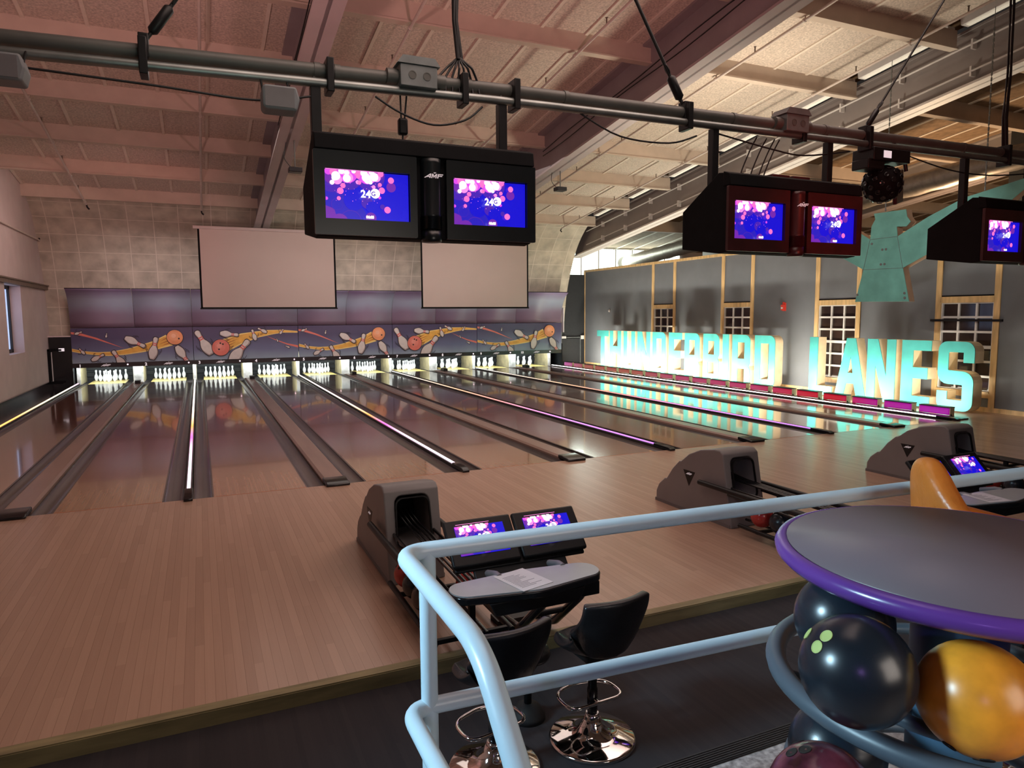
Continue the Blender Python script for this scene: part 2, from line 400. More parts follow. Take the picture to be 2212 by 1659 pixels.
mb = MB().tube([(XL+.06, YB, 4.62), (XL+.06, 16.9, 4.62), (XL+.06, 17.05, 4.60)], .028)
o = mb.build('wall_pipe', 'pipe_white'); tag(o, 'thin pale pipe running along the left wall above the ledge', 'pipe')
mb = MB().tube([(XL+.05, 16.95, 4.60), (XL+.08, 17.05, 4.72), (XL+.14, 17.12, 4.66)], .03); mb.build('pipe_elbow', 'black_plastic', o)

# ---- curved back wall with tile joints
prof = [(17.95, 1.60), (17.85, 2.3), (17.72, 2.95), (17.55, 3.5), (17.3, 4.1), (16.98, 4.7), (16.55, 5.25), (16.0, 5.72), (15.45, 6.02)]
def smooth_prof(P, n=4):
    out = []
    for i in range(len(P)-1):
        p0 = P[max(i-1, 0)]; p1 = P[i]; p2 = P[i+1]; p3 = P[min(i+2, len(P)-1)]
        for k in range(n):
            t = k/n
            out.append(tuple(.5*((2*b)+(-a+c)*t+(2*a-5*b+4*c-d)*t*t+(-a+3*b-3*c+d)*t**3) for a, b, c, d in zip(p0, p1, p2, p3)))
    return out+[P[-1]]
SP = smooth_prof(prof)
xe = 14.0
mb = MB()
V = [(x, y, z) for x in (XL, xe) for y, z in SP]; n = len(SP)
mb.add(V, [(i, i+1, n+i+1, n+i) for i in range(n-1)], 0, True)
def off(i, d):                                    # point of the profile pushed into the room
    a = SP[max(i-1, 0)]; b = SP[min(i+1, n-1)]; t = Vector((b[0]-a[0], b[1]-a[1])).normalized()
    return SP[i][0]-t.y*d, SP[i][1]+t.x*d
def ribs(x0, x1):
    V = [(x, *off(i, .008)) for x in (x0, x1) for i in range(n)]
    mb.add(V, [(i, i+1, n+i+1, n+i) for i in range(n-1)], 1, True)
x = XL+.35
while x < xe:
    ribs(x-.013, x+.013); x += .735
arc = [0]
for i in range(n-1): arc.append(arc[-1]+math.dist(SP[i], SP[i+1]))
def at_arc(s):
    for i in range(n-1):
        if arc[i] <= s <= arc[i+1]:
            t = (s-arc[i])/(arc[i+1]-arc[i]); a = off(i, .008); b = off(i+1, .008)
            return a[0]*(1-t)+b[0]*t, a[1]*(1-t)+b[1]*t
    return off(n-1, .008)
s = .35
while s < arc[-1]-.05:
    a = at_arc(s-.012); b = at_arc(s+.012)
    mb.add([(XL, *a), (xe, *a), (xe, *b), (XL, *b)], [(0, 1, 2, 3)], 1); s += .615
struct('wall_back', mb, ['acoustic_tile', 'tile_joint'], 'curved acoustic tile wall above the pin decks', 'wall')
mb = MB().box(XL, -4.46, 17.6, 17.9, 1.58, 1.62)
struct('trim_4', mb, 'plaster', 'pale lintel over the black doorway', 'trim')

# ---- roof planks bay by bay with joints, purlins and rafters
mb = MB()
y0, y1 = 15.5, YB
def slab(x0, x1, ya, yb, dz0, dz1, mi=0):
    mb.add([(x0, ya, cz(ya)+dz0), (x1, ya, cz(ya)+dz0), (x1, yb, cz(yb)+dz0), (x0, yb, cz(yb)+dz0),
            (x0, ya, cz(ya)+dz1), (x1, ya, cz(ya)+dz1), (x1, yb, cz(yb)+dz1), (x0, yb, cz(yb)+dz1)],
           [(0, 1, 2, 3), (7, 6, 5, 4), (0, 4, 5, 1), (1, 5, 6, 2), (2, 6, 7, 3), (3, 7, 4, 0)], mi)
slab(XL, XR, y0, y1, 0, .12)
slab(XR-.02, 14.6, y0, y1, .34, .42, 2)
x = XL+.05
while x < XR-.2:
    slab(x-.032, x+.032, y0, y1, -.03, .01, 1); x += .965
struct('ceiling', mb, ['plank', 'plank_strip', 'deck_brown'], 'sloping plank ceiling over the lanes with pale joint strips', 'ceiling')
mb = MB(); slab(14.6, 30, 20.5, y1, .0, .12)
x = 15.2
while x < 30: slab(x-.05, x+.05, 20.5, y1, -.02, .01, 1); x += .965
struct('ceiling', mb, ['deck_brown', 'tube_light' if False else 'plank_strip'], 'brown plank ceiling of the room beyond the lettered wall', 'ceiling')
RAF = [1.33, 8.08, 14.30]
def beam_i(mb, x, ya, yb, d, w=.46, fl=.05, web=.06):
    """I section along the roof slope, depth d below the planks"""
    for mi, (x0, x1, t, b) in enumerate(((x-web/2, x+web/2, 0, d), (x-w/2, x+w/2, d-fl, d), (x-w/2, x+w/2, 0, fl))):
        mb.add([(x0, ya, cz(ya)-t), (x1, ya, cz(ya)-t), (x1, yb, cz(yb)-t), (x0, yb, cz(yb)-t),
                (x0, ya, cz(ya)-b), (x1, ya, cz(ya)-b), (x1, yb, cz(yb)-b), (x0, yb, cz(yb)-b)],
               [(0, 1, 2, 3), (7, 6, 5, 4), (0, 4, 5, 1), (1, 5, 6, 2), (2, 6, 7, 3), (3, 7, 4, 0)], int(mi == 1))
for k, (x, lab) in enumerate(zip(RAF, ['grey steel rafter left of the centre, meeting the back wall above the first screen', 'dark steel rafter above the middle lanes', 'deep grey steel rafter beside the lettered wall'])):
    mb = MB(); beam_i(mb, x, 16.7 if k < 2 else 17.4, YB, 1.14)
    struct('ceiling_beam', mb, ['rafter_paint', 'rafter_flange'] if k < 2 else ['rafter_light', 'flange_lit'], lab, 'beam')
PY = [15.2-2.4*k for k in range(0, 12)]
names = ['lowest purlin, nearest the curved wall', 'second purlin up from the curved wall', 'third purlin up from the curved wall', 'fourth purlin up from the curved wall', 'fifth purlin up from the curved wall', 'sixth purlin up from the curved wall', 'seventh purlin up from the curved wall', 'eighth purlin up from the curved wall', 'ninth purlin, overhead near the monitors', 'purlin behind the monitors', 'purlin above the platform', 'purlin at the rear of the hall']
for k, y in enumerate(PY):
    mb = MB()
    for (x0, x1) in ((XL, RAF[0]-.03), (RAF[0]+.03, RAF[1]-.03), (RAF[1]+.03, 13.95)):
        mb.box(x0, x1, y+.02, y+.08, cz(y)-.33, cz(y)+.02); mb.box(x0, x1, y-.02, y+.16, cz(y)-.36, cz(y)-.33)
    struct('ceiling_beam', mb, 'purlin_paint', 'cream painted '+names[k], 'beam')
    if y > -7:
        mb = MB().box(14.5, 30, y+.02, y+.10, cz(y)-.42, cz(y)+.02); mb.box(14.5, 30, y-.02, y+.18, cz(y)-.45, cz(y)-.42)
        struct('ceiling_beam', mb, 'purlin_paint', 'orange lit purlin beyond the lettered wall, in line with '+names[k], 'beam')
mb = MB(); beam_i(mb, 21.6, 18, YB, 1.2); struct('ceiling_beam', mb, ['rafter_light', 'rafter_flange'], 'grey rafter in the room beyond the lettered wall', 'beam')
mb = MB().box(21.25, 21.65, 3.6, 4.0, 0, cz(3.8)); struct('column_right', mb, 'dark_panel', 'dark square column beyond the lettered wall', 'column')
# ---- right wall with four windows
WIN = [(12.96, 11.52), (9.10, 7.63), (5.26, 3.79), (1.76, .32)]
TOP = 4.06; WZ0, WZ1 = .44, 2.40
mb = MB()
ys = [18.0]
for a, b in WIN: ys += [a-.12, b+.12]
ys += [-7.0]
for i in range(0, len(ys), 2): mb.box(XW, XW+.12, ys[i+1], ys[i], 0, TOP)
for a, b in WIN:
    mb.box(XW, XW+.12, b+.12, a-.12, 0, WZ0); mb.box(XW, XW+.12, b+.12, a-.12, WZ1, TOP)
struct('wall_right', mb, 'grey_wall', 'grey painted wall behind the big teal letters', 'wall')
t = 0
mb = MB().box(XW-.03, XW+.15, -7, 18.06, TOP, TOP+.09); struct('trim_5', mb, 'pine', 'pine cap along the top of the grey wall', 'trim')
mb = MB().box(XW-.03, XW, -7, 18.0, 0, .10); struct('baseboard_right', mb, 'pine', 'pine baseboard along the grey wall', 'baseboard')
mb = MB().box(XW-.03, XW+.1, 17.98, 18.07, .1, TOP); struct('trim_6', mb, 'pine', 'pine upright at the far end of the grey wall', 'trim')
wl = ['small paned window behind the letters U and N', 'small paned window behind the letters B and R', 'paned window behind the letters L and A', 'tall paned window behind the letter S']
for k, (a, b) in enumerate(WIN):
    for nm, y in (('far', a), ('near', b)):
        mb = MB().box(XW-.028, XW+.01, (y-.13 if nm == 'far' else y), (y if nm == 'far' else y+.13), .1, TOP)
        struct('trim_%d' % (7+2*k+(nm == 'near')), mb, 'pine', 'pine upright on the %s side of the %s' % (nm, wl[k]), 'trim')
    w = thing('window_%d' % (k+2), wl[k], 'window', (XW, (a+b)/2, WZ0), kind='structure')
    h = WZ1-WZ0; hw = (a-b)/2-.12
    mb = MB().box(-.028, .0, -hw-.01, hw+.01, h, h+.14); mb.box(-.028, .0, -hw-.01, hw+.01, -.14, 0); mb.box(-.05, .03, -hw, hw, -.03, 0)
    mb.build('casing', 'pine', w)
    mb = MB().box(.06, .07, -hw, hw, 0, h); mb.build('pane', 'dark_glass', w)
    mb = MB()
    for y in (-hw, hw): mb.box(.0, .06, min(y, y*.94), max(y, y*.94), 0, h)
    for j in (1, 2):
        y = -hw+2*hw*j/3; mb.box(.02, .06, y-.022, y+.022, 0, h)
    for j in range(7):
        z = h*j/6; mb.box(.01, .06, -hw, hw, max(z-.025, 0), min(z+.025, h))
    mb.box(0, .06, -hw, hw, h/2-.04, h/2+.03)
    mb.build('sash', 'white_sash', w)
    mb = MB().box(-.01, .0, -hw, hw, h+.14, h+.17); mb.build('shadow_gap', 'black_matte', w)
mb = MB().box(-.02, .0, -.07, .07, -.12, .12).box(-.10, -.02, -.05, .05, -.10, .06); mb.box(-.06, -.02, -.03, .03, .06, .14)
o = mb.build('fire_alarm', 'alarm_red', loc=(XW, 6.39, 2.38), bevel=.008); tag(o, 'small red fire alarm box high on the grey wall', 'alarm')
mb = MB().box(-.004, .0, -.035, .035, -.06, -.01); mb.build('alarm_plate', 'white_sash', o, loc=(-.101, 0, 0))
mb = MB().lathe([(.0, 0), (.06, .01), (.05, .05), (0, .06)], 12, 0, Matrix.Rotation(-PI/2, 4, 'Y')); o = mb.build('wall_sensor', 'white_sash', loc=(XW, 15.95, 2.35)); tag(o, 'tiny white sensor on the grey wall above the letter T', 'sensor')
mb = MB().box(XW-.06, XW, .25, 1.85, 1.98, 2.03); o = mb.build('towel_bar', 'black_plastic'); tag(o, 'black horizontal bar across the window behind the letter S', 'bar')
# dark back partition between masks and grey wall
mb = MB().box(13.78, XW, 18.0, 18.1, 0, 3.95); struct('wall_partition', mb, 'dark_panel', 'dark panel between the masking units and the grey wall', 'wall')
t = thing('service_gate', 'dark gate with pale frame at the end of lane ten', 'gate', (14.3, 17.9, 0))
mb = MB().box(-.42, .48, -.02, .02, .12, 1.15); mb.build('gate_panel', 'dark_panel', t)
mb = MB()
for a, b in (((-.45, 0, 0), (-.45, 0, 1.85)), ((.50, 0, 0), (.50, 0, 1.2)), ((-.45, 0, 1.2), (.5, 0, 1.2))): mb.bar(a, b, .04, .04)
mb.build('gate_frame', 'box_metal', t)
mb = MB().box(-.46, -.24, -.06, -.02, 1.16, 1.26); mb.box(.52, .66, -.06, .0, 1.12, 1.28); mb.build('hinge_block', 'white_sash', t)
# room beyond: bright glazed end wall, duct, far wall
mb = MB().box(13.9, 30, 20.4, 20.6, -.1, 6.5); struct('wall_far', mb, 'plaster', 'end wall of the room beyond the lettered wall', 'wall')
w = thing('window_6', 'bright frosted window band beyond the top of the grey wall', 'window', (17.6, 20.38, 4.75), kind='structure')
mb = MB().box(-3.3, 4.5, -.01, .01, -.85, .62); mb.build('pane', 'daylight', w)
mb = MB()
for k in range(9): mb.box(-3.32+k*.97, -3.28+k*.97, -.04, -.01, -.85, .62)
mb.build('glazing_bar', 'plaster', w)
mb = MB().box(29.8, 30, YB, 20.6, -.1, 8); struct('wall_east', mb, 'plaster', 'distant side wall of the far room', 'wall')
mb = MB().box(XL-.3, 30, YB-.2, YB, -.1, 10.5); struct('wall_rear', mb, 'plaster', 'rear wall behind the viewer', 'wall')
mb = MB(); P = [(18.6, 20.3-.45*k, 4.7+.035*k) for k in range(60)]
mb.tube(P, [.30 if k % 2 else .33 for k in range(60)], 16); o = mb.build('air_duct', 'duct'); tag(o, 'long ribbed air duct beyond the grey wall', 'duct')
for k, y in enumerate(PY[:8]):
    mb = MB().box(-.11, .11, -1.08, 1.08, -.06, .07); t = thing('strip_light', 'pale fluorescent strip above the right rafter, before the %s' % names[k], 'light', (13.85, y-1.25, cz(y-1.25)+.05), 'strip lights above the right rafter')
    t.rotation_euler = (-math.atan(.132), 0, 0)
    mb.build('light_tray', 'white_sash', t)
    mb = MB().box(-.06, .06, -1.0, 1.0, -.085, -.06); mb.build('light_tube', 'tube_light', t)

# ---- sprinkler pipes and pipes on the right rafter
lab = ['white sprinkler pipe at the far left of the ceiling', 'white sprinkler pipe just left of the left rafter', 'sprinkler pipe just right of the left rafter', 'sprinkler pipe running above the first overhead monitor', 'sprinkler pipe just right of the middle rafter', 'sprinkler pipe nearest the right rafter']
for x, l in zip((-3.53, -.38, 3.0, 6.3, 9.75, 12.58), lab):
    t = thing('sprinkler_pipe', l, 'pipe', (x, 0, 0), 'sprinkler pipes under the ceiling')
    MB().tube([(0, 15.5, cz(15.5)-.43), (0, -8, cz(-8)-.43)], .028, 8).build('pipe', 'pipe_white', t)
    for y in PY[:9]:
        m1, m2 = MB(), MB()
        m1.tube([(0, y+.05, cz(y)-.42), (.02, y+.05, cz(y)-.34)], .012, 6); m1.lathe([(.04, -.025), (.04, .025)], 10, 0, Matrix.Translation((0, y+.05, cz(y)-.43)) @ Matrix.Rotation(PI/2, 4, 'X'))
        m2.tube([(0, y-1.1, cz(y-1.1)-.43), (0, y-1.1, cz(y-1.1)-.31)], .014, 6); m2.lathe([(.0, 0), (.03, .01), (.0, .02)], 8, 0, Matrix.Translation((0, y-1.1, cz(y-1.1)-.31)))
        m1.build('pipe_hanger', 'pipe_white', t); m2.build('sprinkler_head', 'ledge_wood', t)
    MB().tube([(0, 15.5, cz(15.5)-.43), (.01, 15.62, cz(15.5)-.50), (.06, 15.6, cz(15.5)-.56)], .025, 8).build('pipe_elbow', 'black_plastic', t)
for dz, l in ((.32, 'upper white conduit on the side of the right rafter'), (.86, 'lower white conduit on the side of the right rafter')):
    t = thing('rafter_conduit', l, 'pipe', (RAF[2]-.19, 0, 0), 'conduits on the right rafter')
    MB().tube([(0, 16.2, cz(16.2)-dz), (0, -6, cz(-6)-dz)], .022, 8).build('pipe', 'white_sash', t)
    for k in range(12): y = 15-1.6*k; MB().box(-.02, .12, y-.02, y+.02, cz(y)-dz-.10, cz(y)-dz+.10).build('pipe_clip', 'white_sash', t)
for x, l in ((RAF[0]-.06, 'black cable pair running along the left rafter'), (RAF[1]-.06, 'black cable pair running along the middle rafter')):
    m = MB()
    for dz in (.45, .58): m.tube([(x-.03, y, cz(y)-dz-.03*math.sin(y*1.3+dz*20)) for y in [8-.5*k for k in range(33)]], .012, 6)
    tag(m.build('rafter_cable', 'cable'), l, 'cable')
# ---- lanes
NW = ['', 'one', 'two', 'three', 'four', 'five', 'six', 'seven', 'eight', 'nine', 'ten']
for n in range(1, 11):
    x = xc(n)
    t = thing('bowling_lane', 'glossy bowling lane number %s' % NW[n], 'lane', (x, 0, 0), 'bowling lanes')
    if n == 1:
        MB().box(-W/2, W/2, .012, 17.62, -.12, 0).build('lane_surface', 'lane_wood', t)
        MB().box(-W/2, W/2, .0, .012, -.10, .0012).build('foul_line', 'art_rust', t)
        MB().box(-W/2, W/2, 17.62, 19.15, -.12, 0).build('pin_deck', 'deck_yellow', t)
        for s in (-1, 1):
            mb = MB(); ng = 8
            V = []; F = []
            for yy in (0.0, 19.2):
                for k in range(ng+1):
                    a = PI*k/ng; V.append((s*(W/2+GUT/2)-math.cos(a)*GUT/2*.98, yy, -.012-math.sin(a)*.06))
            mb.add(V, [(k, k+1, ng+2+k, ng+1+k) for k in range(ng)], 0, True)
            xs = (s*W/2, s*(W/2+.018)); mb.box(min(xs), max(xs), 0, 19.2, -.02, -.003)
            mb.build('gutter', 'gutter_grey', t)
        base = t
    else:
        for ch in base.children:
            c = ch.copy(); COL.objects.link(c); c.parent = t
# ---- dividers: wide ball-return caps between the two lanes of a pair, thin lit dividers elsewhere
def led_divider(x, label, ledmat, wide=.085):
    t = thing('lane_divider', label, 'divider', (x, 0, 0), 'thin lit lane dividers')
    MB().box(-wide/2, wide/2, .06, 17.75, -.12, .03).build('divider_rail', 'divider_dark', t, bevel=.006)
    MB().box(-.020, .020, .35, 17.7, .03, .046).build('light_strip', ledmat, t, bevel=.005)
    mb = MB().prism([(-.10, .0), (.36, .0), (.36, .060), (-.04, .055), (-.10, .03)], lambda a, b, d: (d, a, b), -wide/2-.008, wide/2+.008)
    mb.build('end_cap', 'black_gloss', t, bevel=.008)
led_divider(xc(1)-W/2-GUT-.045, 'thin divider with a lit strip, left of lane one', 'led_far_left')
for n, mt in ((3, 'led_mixed'), (5, 'led_mixed'), (7, 'led_violet'), (9, 'led_violet')):
    led_divider((xc(n-1)+xc(n))/2, 'thin divider with a lit strip between lanes %s and %s' % (NW[n-1], NW[n]), mt)
led_divider(xc(10)+W/2+GUT+.045, 'thin divider with a dotted lit strip, right of lane ten', 'led_line')
for n in (1, 3, 5, 7, 9):
    x = (xc(n)+xc(n+1))/2; w2 = (A_-W-2*GUT)/2-.005
    t = thing('lane_capping', 'wide flat capping between lanes %s and %s' % (NW[n], NW[n+1]), 'capping', (x, 0, 0), 'wide ball return cappings')
    mb = MB().prism([(-w2, -.12), (w2, -.12), (w2, .02), (w2-.03, .045), (-w2+.03, .045), (-w2, .02)], lambda a, b, d: (a, d, b), .18, 17.3)
    mb.build('cap_board', 'cap_tan', t)
    mb = MB().prism([(-.12, -.0), (.22, -.0), (.22, .058), (.1, .058), (-.08, .045), (-.12, .03)], lambda a, b, d: (d, a, b), -w2-.004, w2+.004)
    mb.build('end_cap', 'black_gloss', t, bevel=.012)
    MB().box(-.02, w2-.01, 16.55, 16.95, .04, .15).build('sensor_box', 'black_plastic', t, bevel=.012)
    MB().box(-w2, w2, 17.3, 17.75, -.12, .03).build('tail_plate', 'kick_white', t)
# ---- pins
PR = [(.0258, 0), (.036, .019), (.0497, .057), (.0573, .0857), (.0605, .1143), (.0579, .149), (.047, .184), (.0314, .219), (.025, .238), (.0229, .254), (.0238, .276), (.0265, .298), (.030, .320), (.0323, .343), (.0305, .360), (.0235, .373), (.012, .380), (0, .381)]
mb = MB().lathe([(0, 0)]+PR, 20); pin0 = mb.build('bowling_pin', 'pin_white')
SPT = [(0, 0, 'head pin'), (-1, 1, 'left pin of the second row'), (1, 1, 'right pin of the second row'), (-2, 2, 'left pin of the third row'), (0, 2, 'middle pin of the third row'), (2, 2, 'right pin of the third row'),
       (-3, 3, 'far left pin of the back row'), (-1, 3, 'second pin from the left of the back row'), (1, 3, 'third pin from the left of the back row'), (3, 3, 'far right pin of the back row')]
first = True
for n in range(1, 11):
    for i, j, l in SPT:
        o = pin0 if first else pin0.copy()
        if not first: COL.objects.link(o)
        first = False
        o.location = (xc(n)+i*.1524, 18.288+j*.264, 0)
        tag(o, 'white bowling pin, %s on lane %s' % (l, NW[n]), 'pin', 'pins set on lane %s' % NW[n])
# ---- pin decks: kickbacks, pits, masks
def kick(x, w, label):
    t = thing('kickback', label, 'panel', (x, 17.95, 0), 'kickback panels between pin decks')
    MB().box(-w/2, w/2, 0, .06, -.1, .68).build('kick_front', 'kick_white', t)
    mb = MB().box(-w/2-.01, -w/2+.02, .06, 1.5, -.1, .9); mb.box(w/2-.02, w/2+.01, .06, 1.5, -.1, .9); mb.build('kick_side', 'kick_wood', t)
kick(xc(1)-W/2-GUT-.05, .10, 'narrow kickback panel left of the lane one pins')
for n in range(2, 11):
    kick((xc(n-1)+xc(n))/2, .30 if n % 2 == 0 else .10, 'kickback panel between the pins of lanes %s and %s' % (NW[n-1], NW[n]))
kick(xc(10)+W/2+GUT+.05, .10, 'narrow kickback panel right of the lane ten pins')
for n in range(1, 11):
    t = thing('pit_curtain', 'black pit curtain behind the pins of lane %s' % NW[n], 'curtain', (xc(n), 19.35, 0), 'pit curtains behind the pins')
    mb = MB().box(-.78, .78, 0, .04, -.1, .9)
    for z in (.12, .34, .56): mb.box(-.78, .78, -.05, 0, z, z+.17)
    mb.build('curtain', 'pit_black', t, bevel=.015)
mb = MB().box(-4.5, 13.8, 17.72, 19.6, .92, .97); mb.box(-4.52, -4.47, 17.66, 19.6, -.1, .95); mb.box(13.76, 13.80, 17.66, 19.6, -.1, .95)
struct('wall_pit', mb, 'pit_black', 'dark enclosure around the pin decks', 'enclosure')
MX0, MX1 = -4.46, 13.68
t = thing('mask_beam', 'long black beam over the pins carrying lane numbers and logos', 'beam', (0, 17.6, 0))
MB().box(MX0, MX1, -.03, .10, .555, .705).build('beam_board', 'beam_black', t)
MX = lambda x, z, d=.033: frame((x, -d, z), (1, 0, 0), (0, 0, 1))
def logo(h):
    """three wide slanted letters with a small triangle over the middle one; returns outlines about the origin"""
    k = .22; sl = lambda P: [(x*h+(y-.5)*h*.25, (y-.5)*h) for x, y in P]
    a1 = [(-2.3, 0), (-1.0, 1), (-.72, 1), (-.72, 0), (-1.02, 0), (-1.02, .2), (-1.62, .2), (-1.9, 0)]; hole = [(-1.36, .4), (-1.02, .4), (-1.02, .70)]
    m1 = [(-.55, 0), (-.55, 1), (-.25, 1), (.08, .5), (.42, 1), (.72, 1), (.72, 0), (.44, 0), (.44, .55), (.08, .05), (-.27, .55), (-.27, 0)]
    f1 = [(.9, 0), (.9, 1), (2.2, 1), (2.2, .78), (1.2, .78), (1.2, .62), (2.05, .62), (2.05, .42), (1.2, .42), (1.2, 0)]
    tr = [(-.3, 1.32), (.46, 1.32), (.08, 1.02)]
    return [sl(a1), sl(hole), sl(m1), sl(f1), sl(tr)]
numx = [-4.24, -2.35, -.70, 1.26, 2.91, 4.79, 6.44, 8.31, 9.98, 11.62]
for n in range(1, 11):
    m = MB(); m.add(*text(str(n), .135, .004), M=MX(xc(n)-.66 if n > 1 else xc(n)-.72, .578)); m.build('lane_number', 'sign_white', t)
    m = MB(); m.add(*flat(logo(.062)), M=MX(xc(n)+.02, .622)); m.build('logo', 'logo_silver', t)
    m = MB().lathe([(0, 0), (.022, .005), (.022, .02), (0, .03)], 10, 0, frame((xc(n)+.66, -.03, .63), (1, 0, 0), (0, 0, 1))); m.build('indicator_lamp', 'lamp_pink', t)
seams = [MX0, (xc(2)+xc(3))/2, (xc(4)+xc(5))/2, (xc(6)+xc(7))/2, (xc(8)+xc(9))/2, MX1]
# picture painted on the masking panels (outlines in metres)
PINO = [(r, z) for r, z in [(.0258, 0)]+PR[1:-1]]
def pin_poly(head, bs, grow=0):
    h = Vector(head); b = Vector(bs); L = (h-b).length; k = L/.381; d = (h-b).normalized(); nx = Vector((d.y, -d.x)); out = []
    for sgn, seq in ((1, PINO), (-1, PINO[::-1])):
        for r, z in seq:
            zz = (z-.19)*(1+grow*2/L)+.19; p = b+d*zz*k+nx*sgn*(r*k*1.15+grow); out.append((p.x, p.y))
    return out
def pin_band(head, bs, z0, z1):
    h = Vector(head); b = Vector(bs); k = (h-b).length/.381; d = (h-b).normalized(); nx = Vector((d.y, -d.x)); q = []
    for z, s in ((z0, -1), (z0, 1), (z1, 1), (z1, -1)):
        p = b+d*z*k+nx*s*.0265*k*1.15; q.append((p.x, p.y))
    return q
def clip(poly, w, h):
    for ax, lim, sg in ((0, 0, 1), (0, w, -1), (1, 0, 1), (1, h, -1)):
        out = []
        for i in range(len(poly)):
            a, b = poly[i-1], poly[i]; da = (a[ax]-lim)*sg; db = (b[ax]-lim)*sg
            if (da >= 0) != (db >= 0):
                q = da/(da-db); out.append((a[0]+(b[0]-a[0])*q, a[1]+(b[1]-a[1])*q))
            if db >= 0: out.append(b)
        poly = out
        if not poly: return []
    return poly
ART = ['art_black', 'art_pin', 'art_red', 'art_gold', 'art_yellow', 'art_rust', 'art_orange', 'art_coral', 'art_tone', 'art_shade', 'art_tint', 'art_glow', 'art_tone2']
def artwork(kind, w, h, parent, x0):
    m = MB(); lay = [0]
    fx = w/3.53
    if kind == 'A': T = lambda x, y: ((x-115)/567*fx, (852-.025*(x-115)-y)/555)
    else: T = lambda x, y: ((x-75)/523*fx, (818-.022*(x-75)-y)/520)
    def put(poly, c):
        lay[0] += 1; poly = clip([(p[0], p[1]) for p in poly], w, h)
        if len(poly) > 2: m.add(*flat([poly]), ART.index(c), M=frame((x0, 17.6-.042-.0006*lay[0], .705), (1, 0, 0), (0, 0, 1)))
    def P(pts): return [T(*p) for p in pts]
    def pin(hd, bs):
        hd, bs = T(*hd), T(*bs); L = math.dist(hd, bs)
        put(pin_poly(hd, bs, .014+.008*L), 'art_black'); put(pin_poly(hd, bs), 'art_shade')
        sh = [(x-.012*L, y+.018*L) for x, y in pin_poly(hd, bs, -.022*L)]; put(sh, 'art_pin')
        if L > .18:
            put(pin_band(hd, bs, .236, .252), 'art_red'); put(pin_band(hd, bs, .266, .282), 'art_red')
            d = (Vector(hd)-Vector(bs)).normalized(); nn = Vector((d.y, -d.x))
            for s in (-1, 1):
                for j in (1, 2):
                    c0 = Vector(bs)+d*L*(.25+.1*j)+nn*s*(.2*L+.035*j); e = d*L*.09; tk = nn*.006
                    put([c0-e-tk, c0-tk*1.5+nn*s*.012, c0+e-tk, c0+e+tk, c0+tk*1.5+nn*s*.012, c0-e+tk], 'art_black')
    def ball(c, r, col, holes):
        cx, cy = T(*c); r = r/545
        put(circ(cx, cy, r*1.06), 'art_black'); put(circ(cx, cy, r), col); put(circ(cx-.10*r, cy+.12*r, r*.62), 'art_tone' if col == 'art_orange' else 'art_tint'); put(circ(cx-.16*r, cy+.2*r, r*.30), 'art_glow' if col == 'art_orange' else 'art_tone2')
        for hh in holes: q = T(*hh); put(circ(*q, .030, 12), 'art_black')
    if kind == 'A':
        put(P([(1480, 370), (1700, 452), (1900, 520), (2120, 560), (2120, 606), (1900, 548), (1700, 470)]), 'art_coral')
        put(P([(625, 450), (850, 378), (1000, 328), (1200, 298), (1500, 255), (1800, 246), (2115, 268), (2115, 300), (1820, 303), (1600, 342), (1320, 408), (1180, 468), (1000, 540), (770, 668)]), 'art_yellow')
        put(P([(660, 470), (850, 402), (1010, 348), (1200, 312), (1500, 268), (1800, 256), (2110, 275), (2110, 292), (1820, 294), (1600, 330), (1320, 392), (1170, 450), (990, 520), (770, 640)]), 'art_gold')
        for a, b in (((720, 480), (900, 395)), ((750, 510), (960, 430)), ((770, 560), (900, 490)), ((780, 600), (860, 570))):
            put(P([(a[0], a[1]-10), b, (a[0], a[1]+10)]), 'art_rust')
        pin((1860, 572), (1945, 607)); pin((1690, 425), (1716, 490)); pin((1830, 232), (1760, 332)); pin((1330, 220), (1500, 305)); pin((1218, 248), (1280, 462))
        pin((955, 360), (608, 328)); pin((170, 285), (430, 742)); ball((610, 605), 155, 'art_coral', [(605, 520), (652, 538), (575, 640)]); pin((1145, 460), (770, 905))
    else:
        put(P([(75, 278), (230, 303), (450, 378), (650, 468), (850, 560), (600, 466), (400, 392), (220, 342), (75, 314)]), 'art_coral')
        put(P([(75, 562), (250, 605), (450, 624), (650, 614), (900, 562), (1150, 482), (1290, 432), (1500, 318), (1600, 508), (1350, 582), (1100, 632), (850, 672), (600, 690), (400, 673), (230, 648), (75, 614)]), 'art_yellow')
        put(P([(75, 572), (250, 617), (450, 637), (650, 628), (900, 578), (1150, 500), (1290, 455), (1490, 345), (1560, 490), (1350, 560), (1100, 612), (850, 655), (600, 674), (400, 658), (230, 634), (75, 602)]), 'art_gold')
        for a, b in (((1500, 380), (1400, 440)), ((1520, 430), (1380, 490)), ((1540, 470), (1430, 510))):
            put(P([(a[0], a[1]-10), b, (a[0], a[1]+10)]), 'art_rust')
        pin((598, 298), (583, 372)); pin((237, 275), (130, 317)); pin((180, 560), (257, 657)); pin((540, 662), (352, 767)); pin((672, 598), (840, 885))
        pin((1168, 530), (868, 372)); ball((1640, 362), 136, 'art_orange', [(1703, 385)]); pin((1345, 362), (1262, 755)); pin((1850, 850), (1660, 520))
    m.build('picture', ART, parent)
ml = ['far left masking panel picturing an orange ball above lanes one and two', 'masking panel picturing a red ball and pins above lanes three and four', 'middle masking panel picturing an orange ball above lanes five and six', 'masking panel picturing a red ball and pins above lanes seven and eight', 'far right masking panel picturing an orange ball above lanes nine and ten']
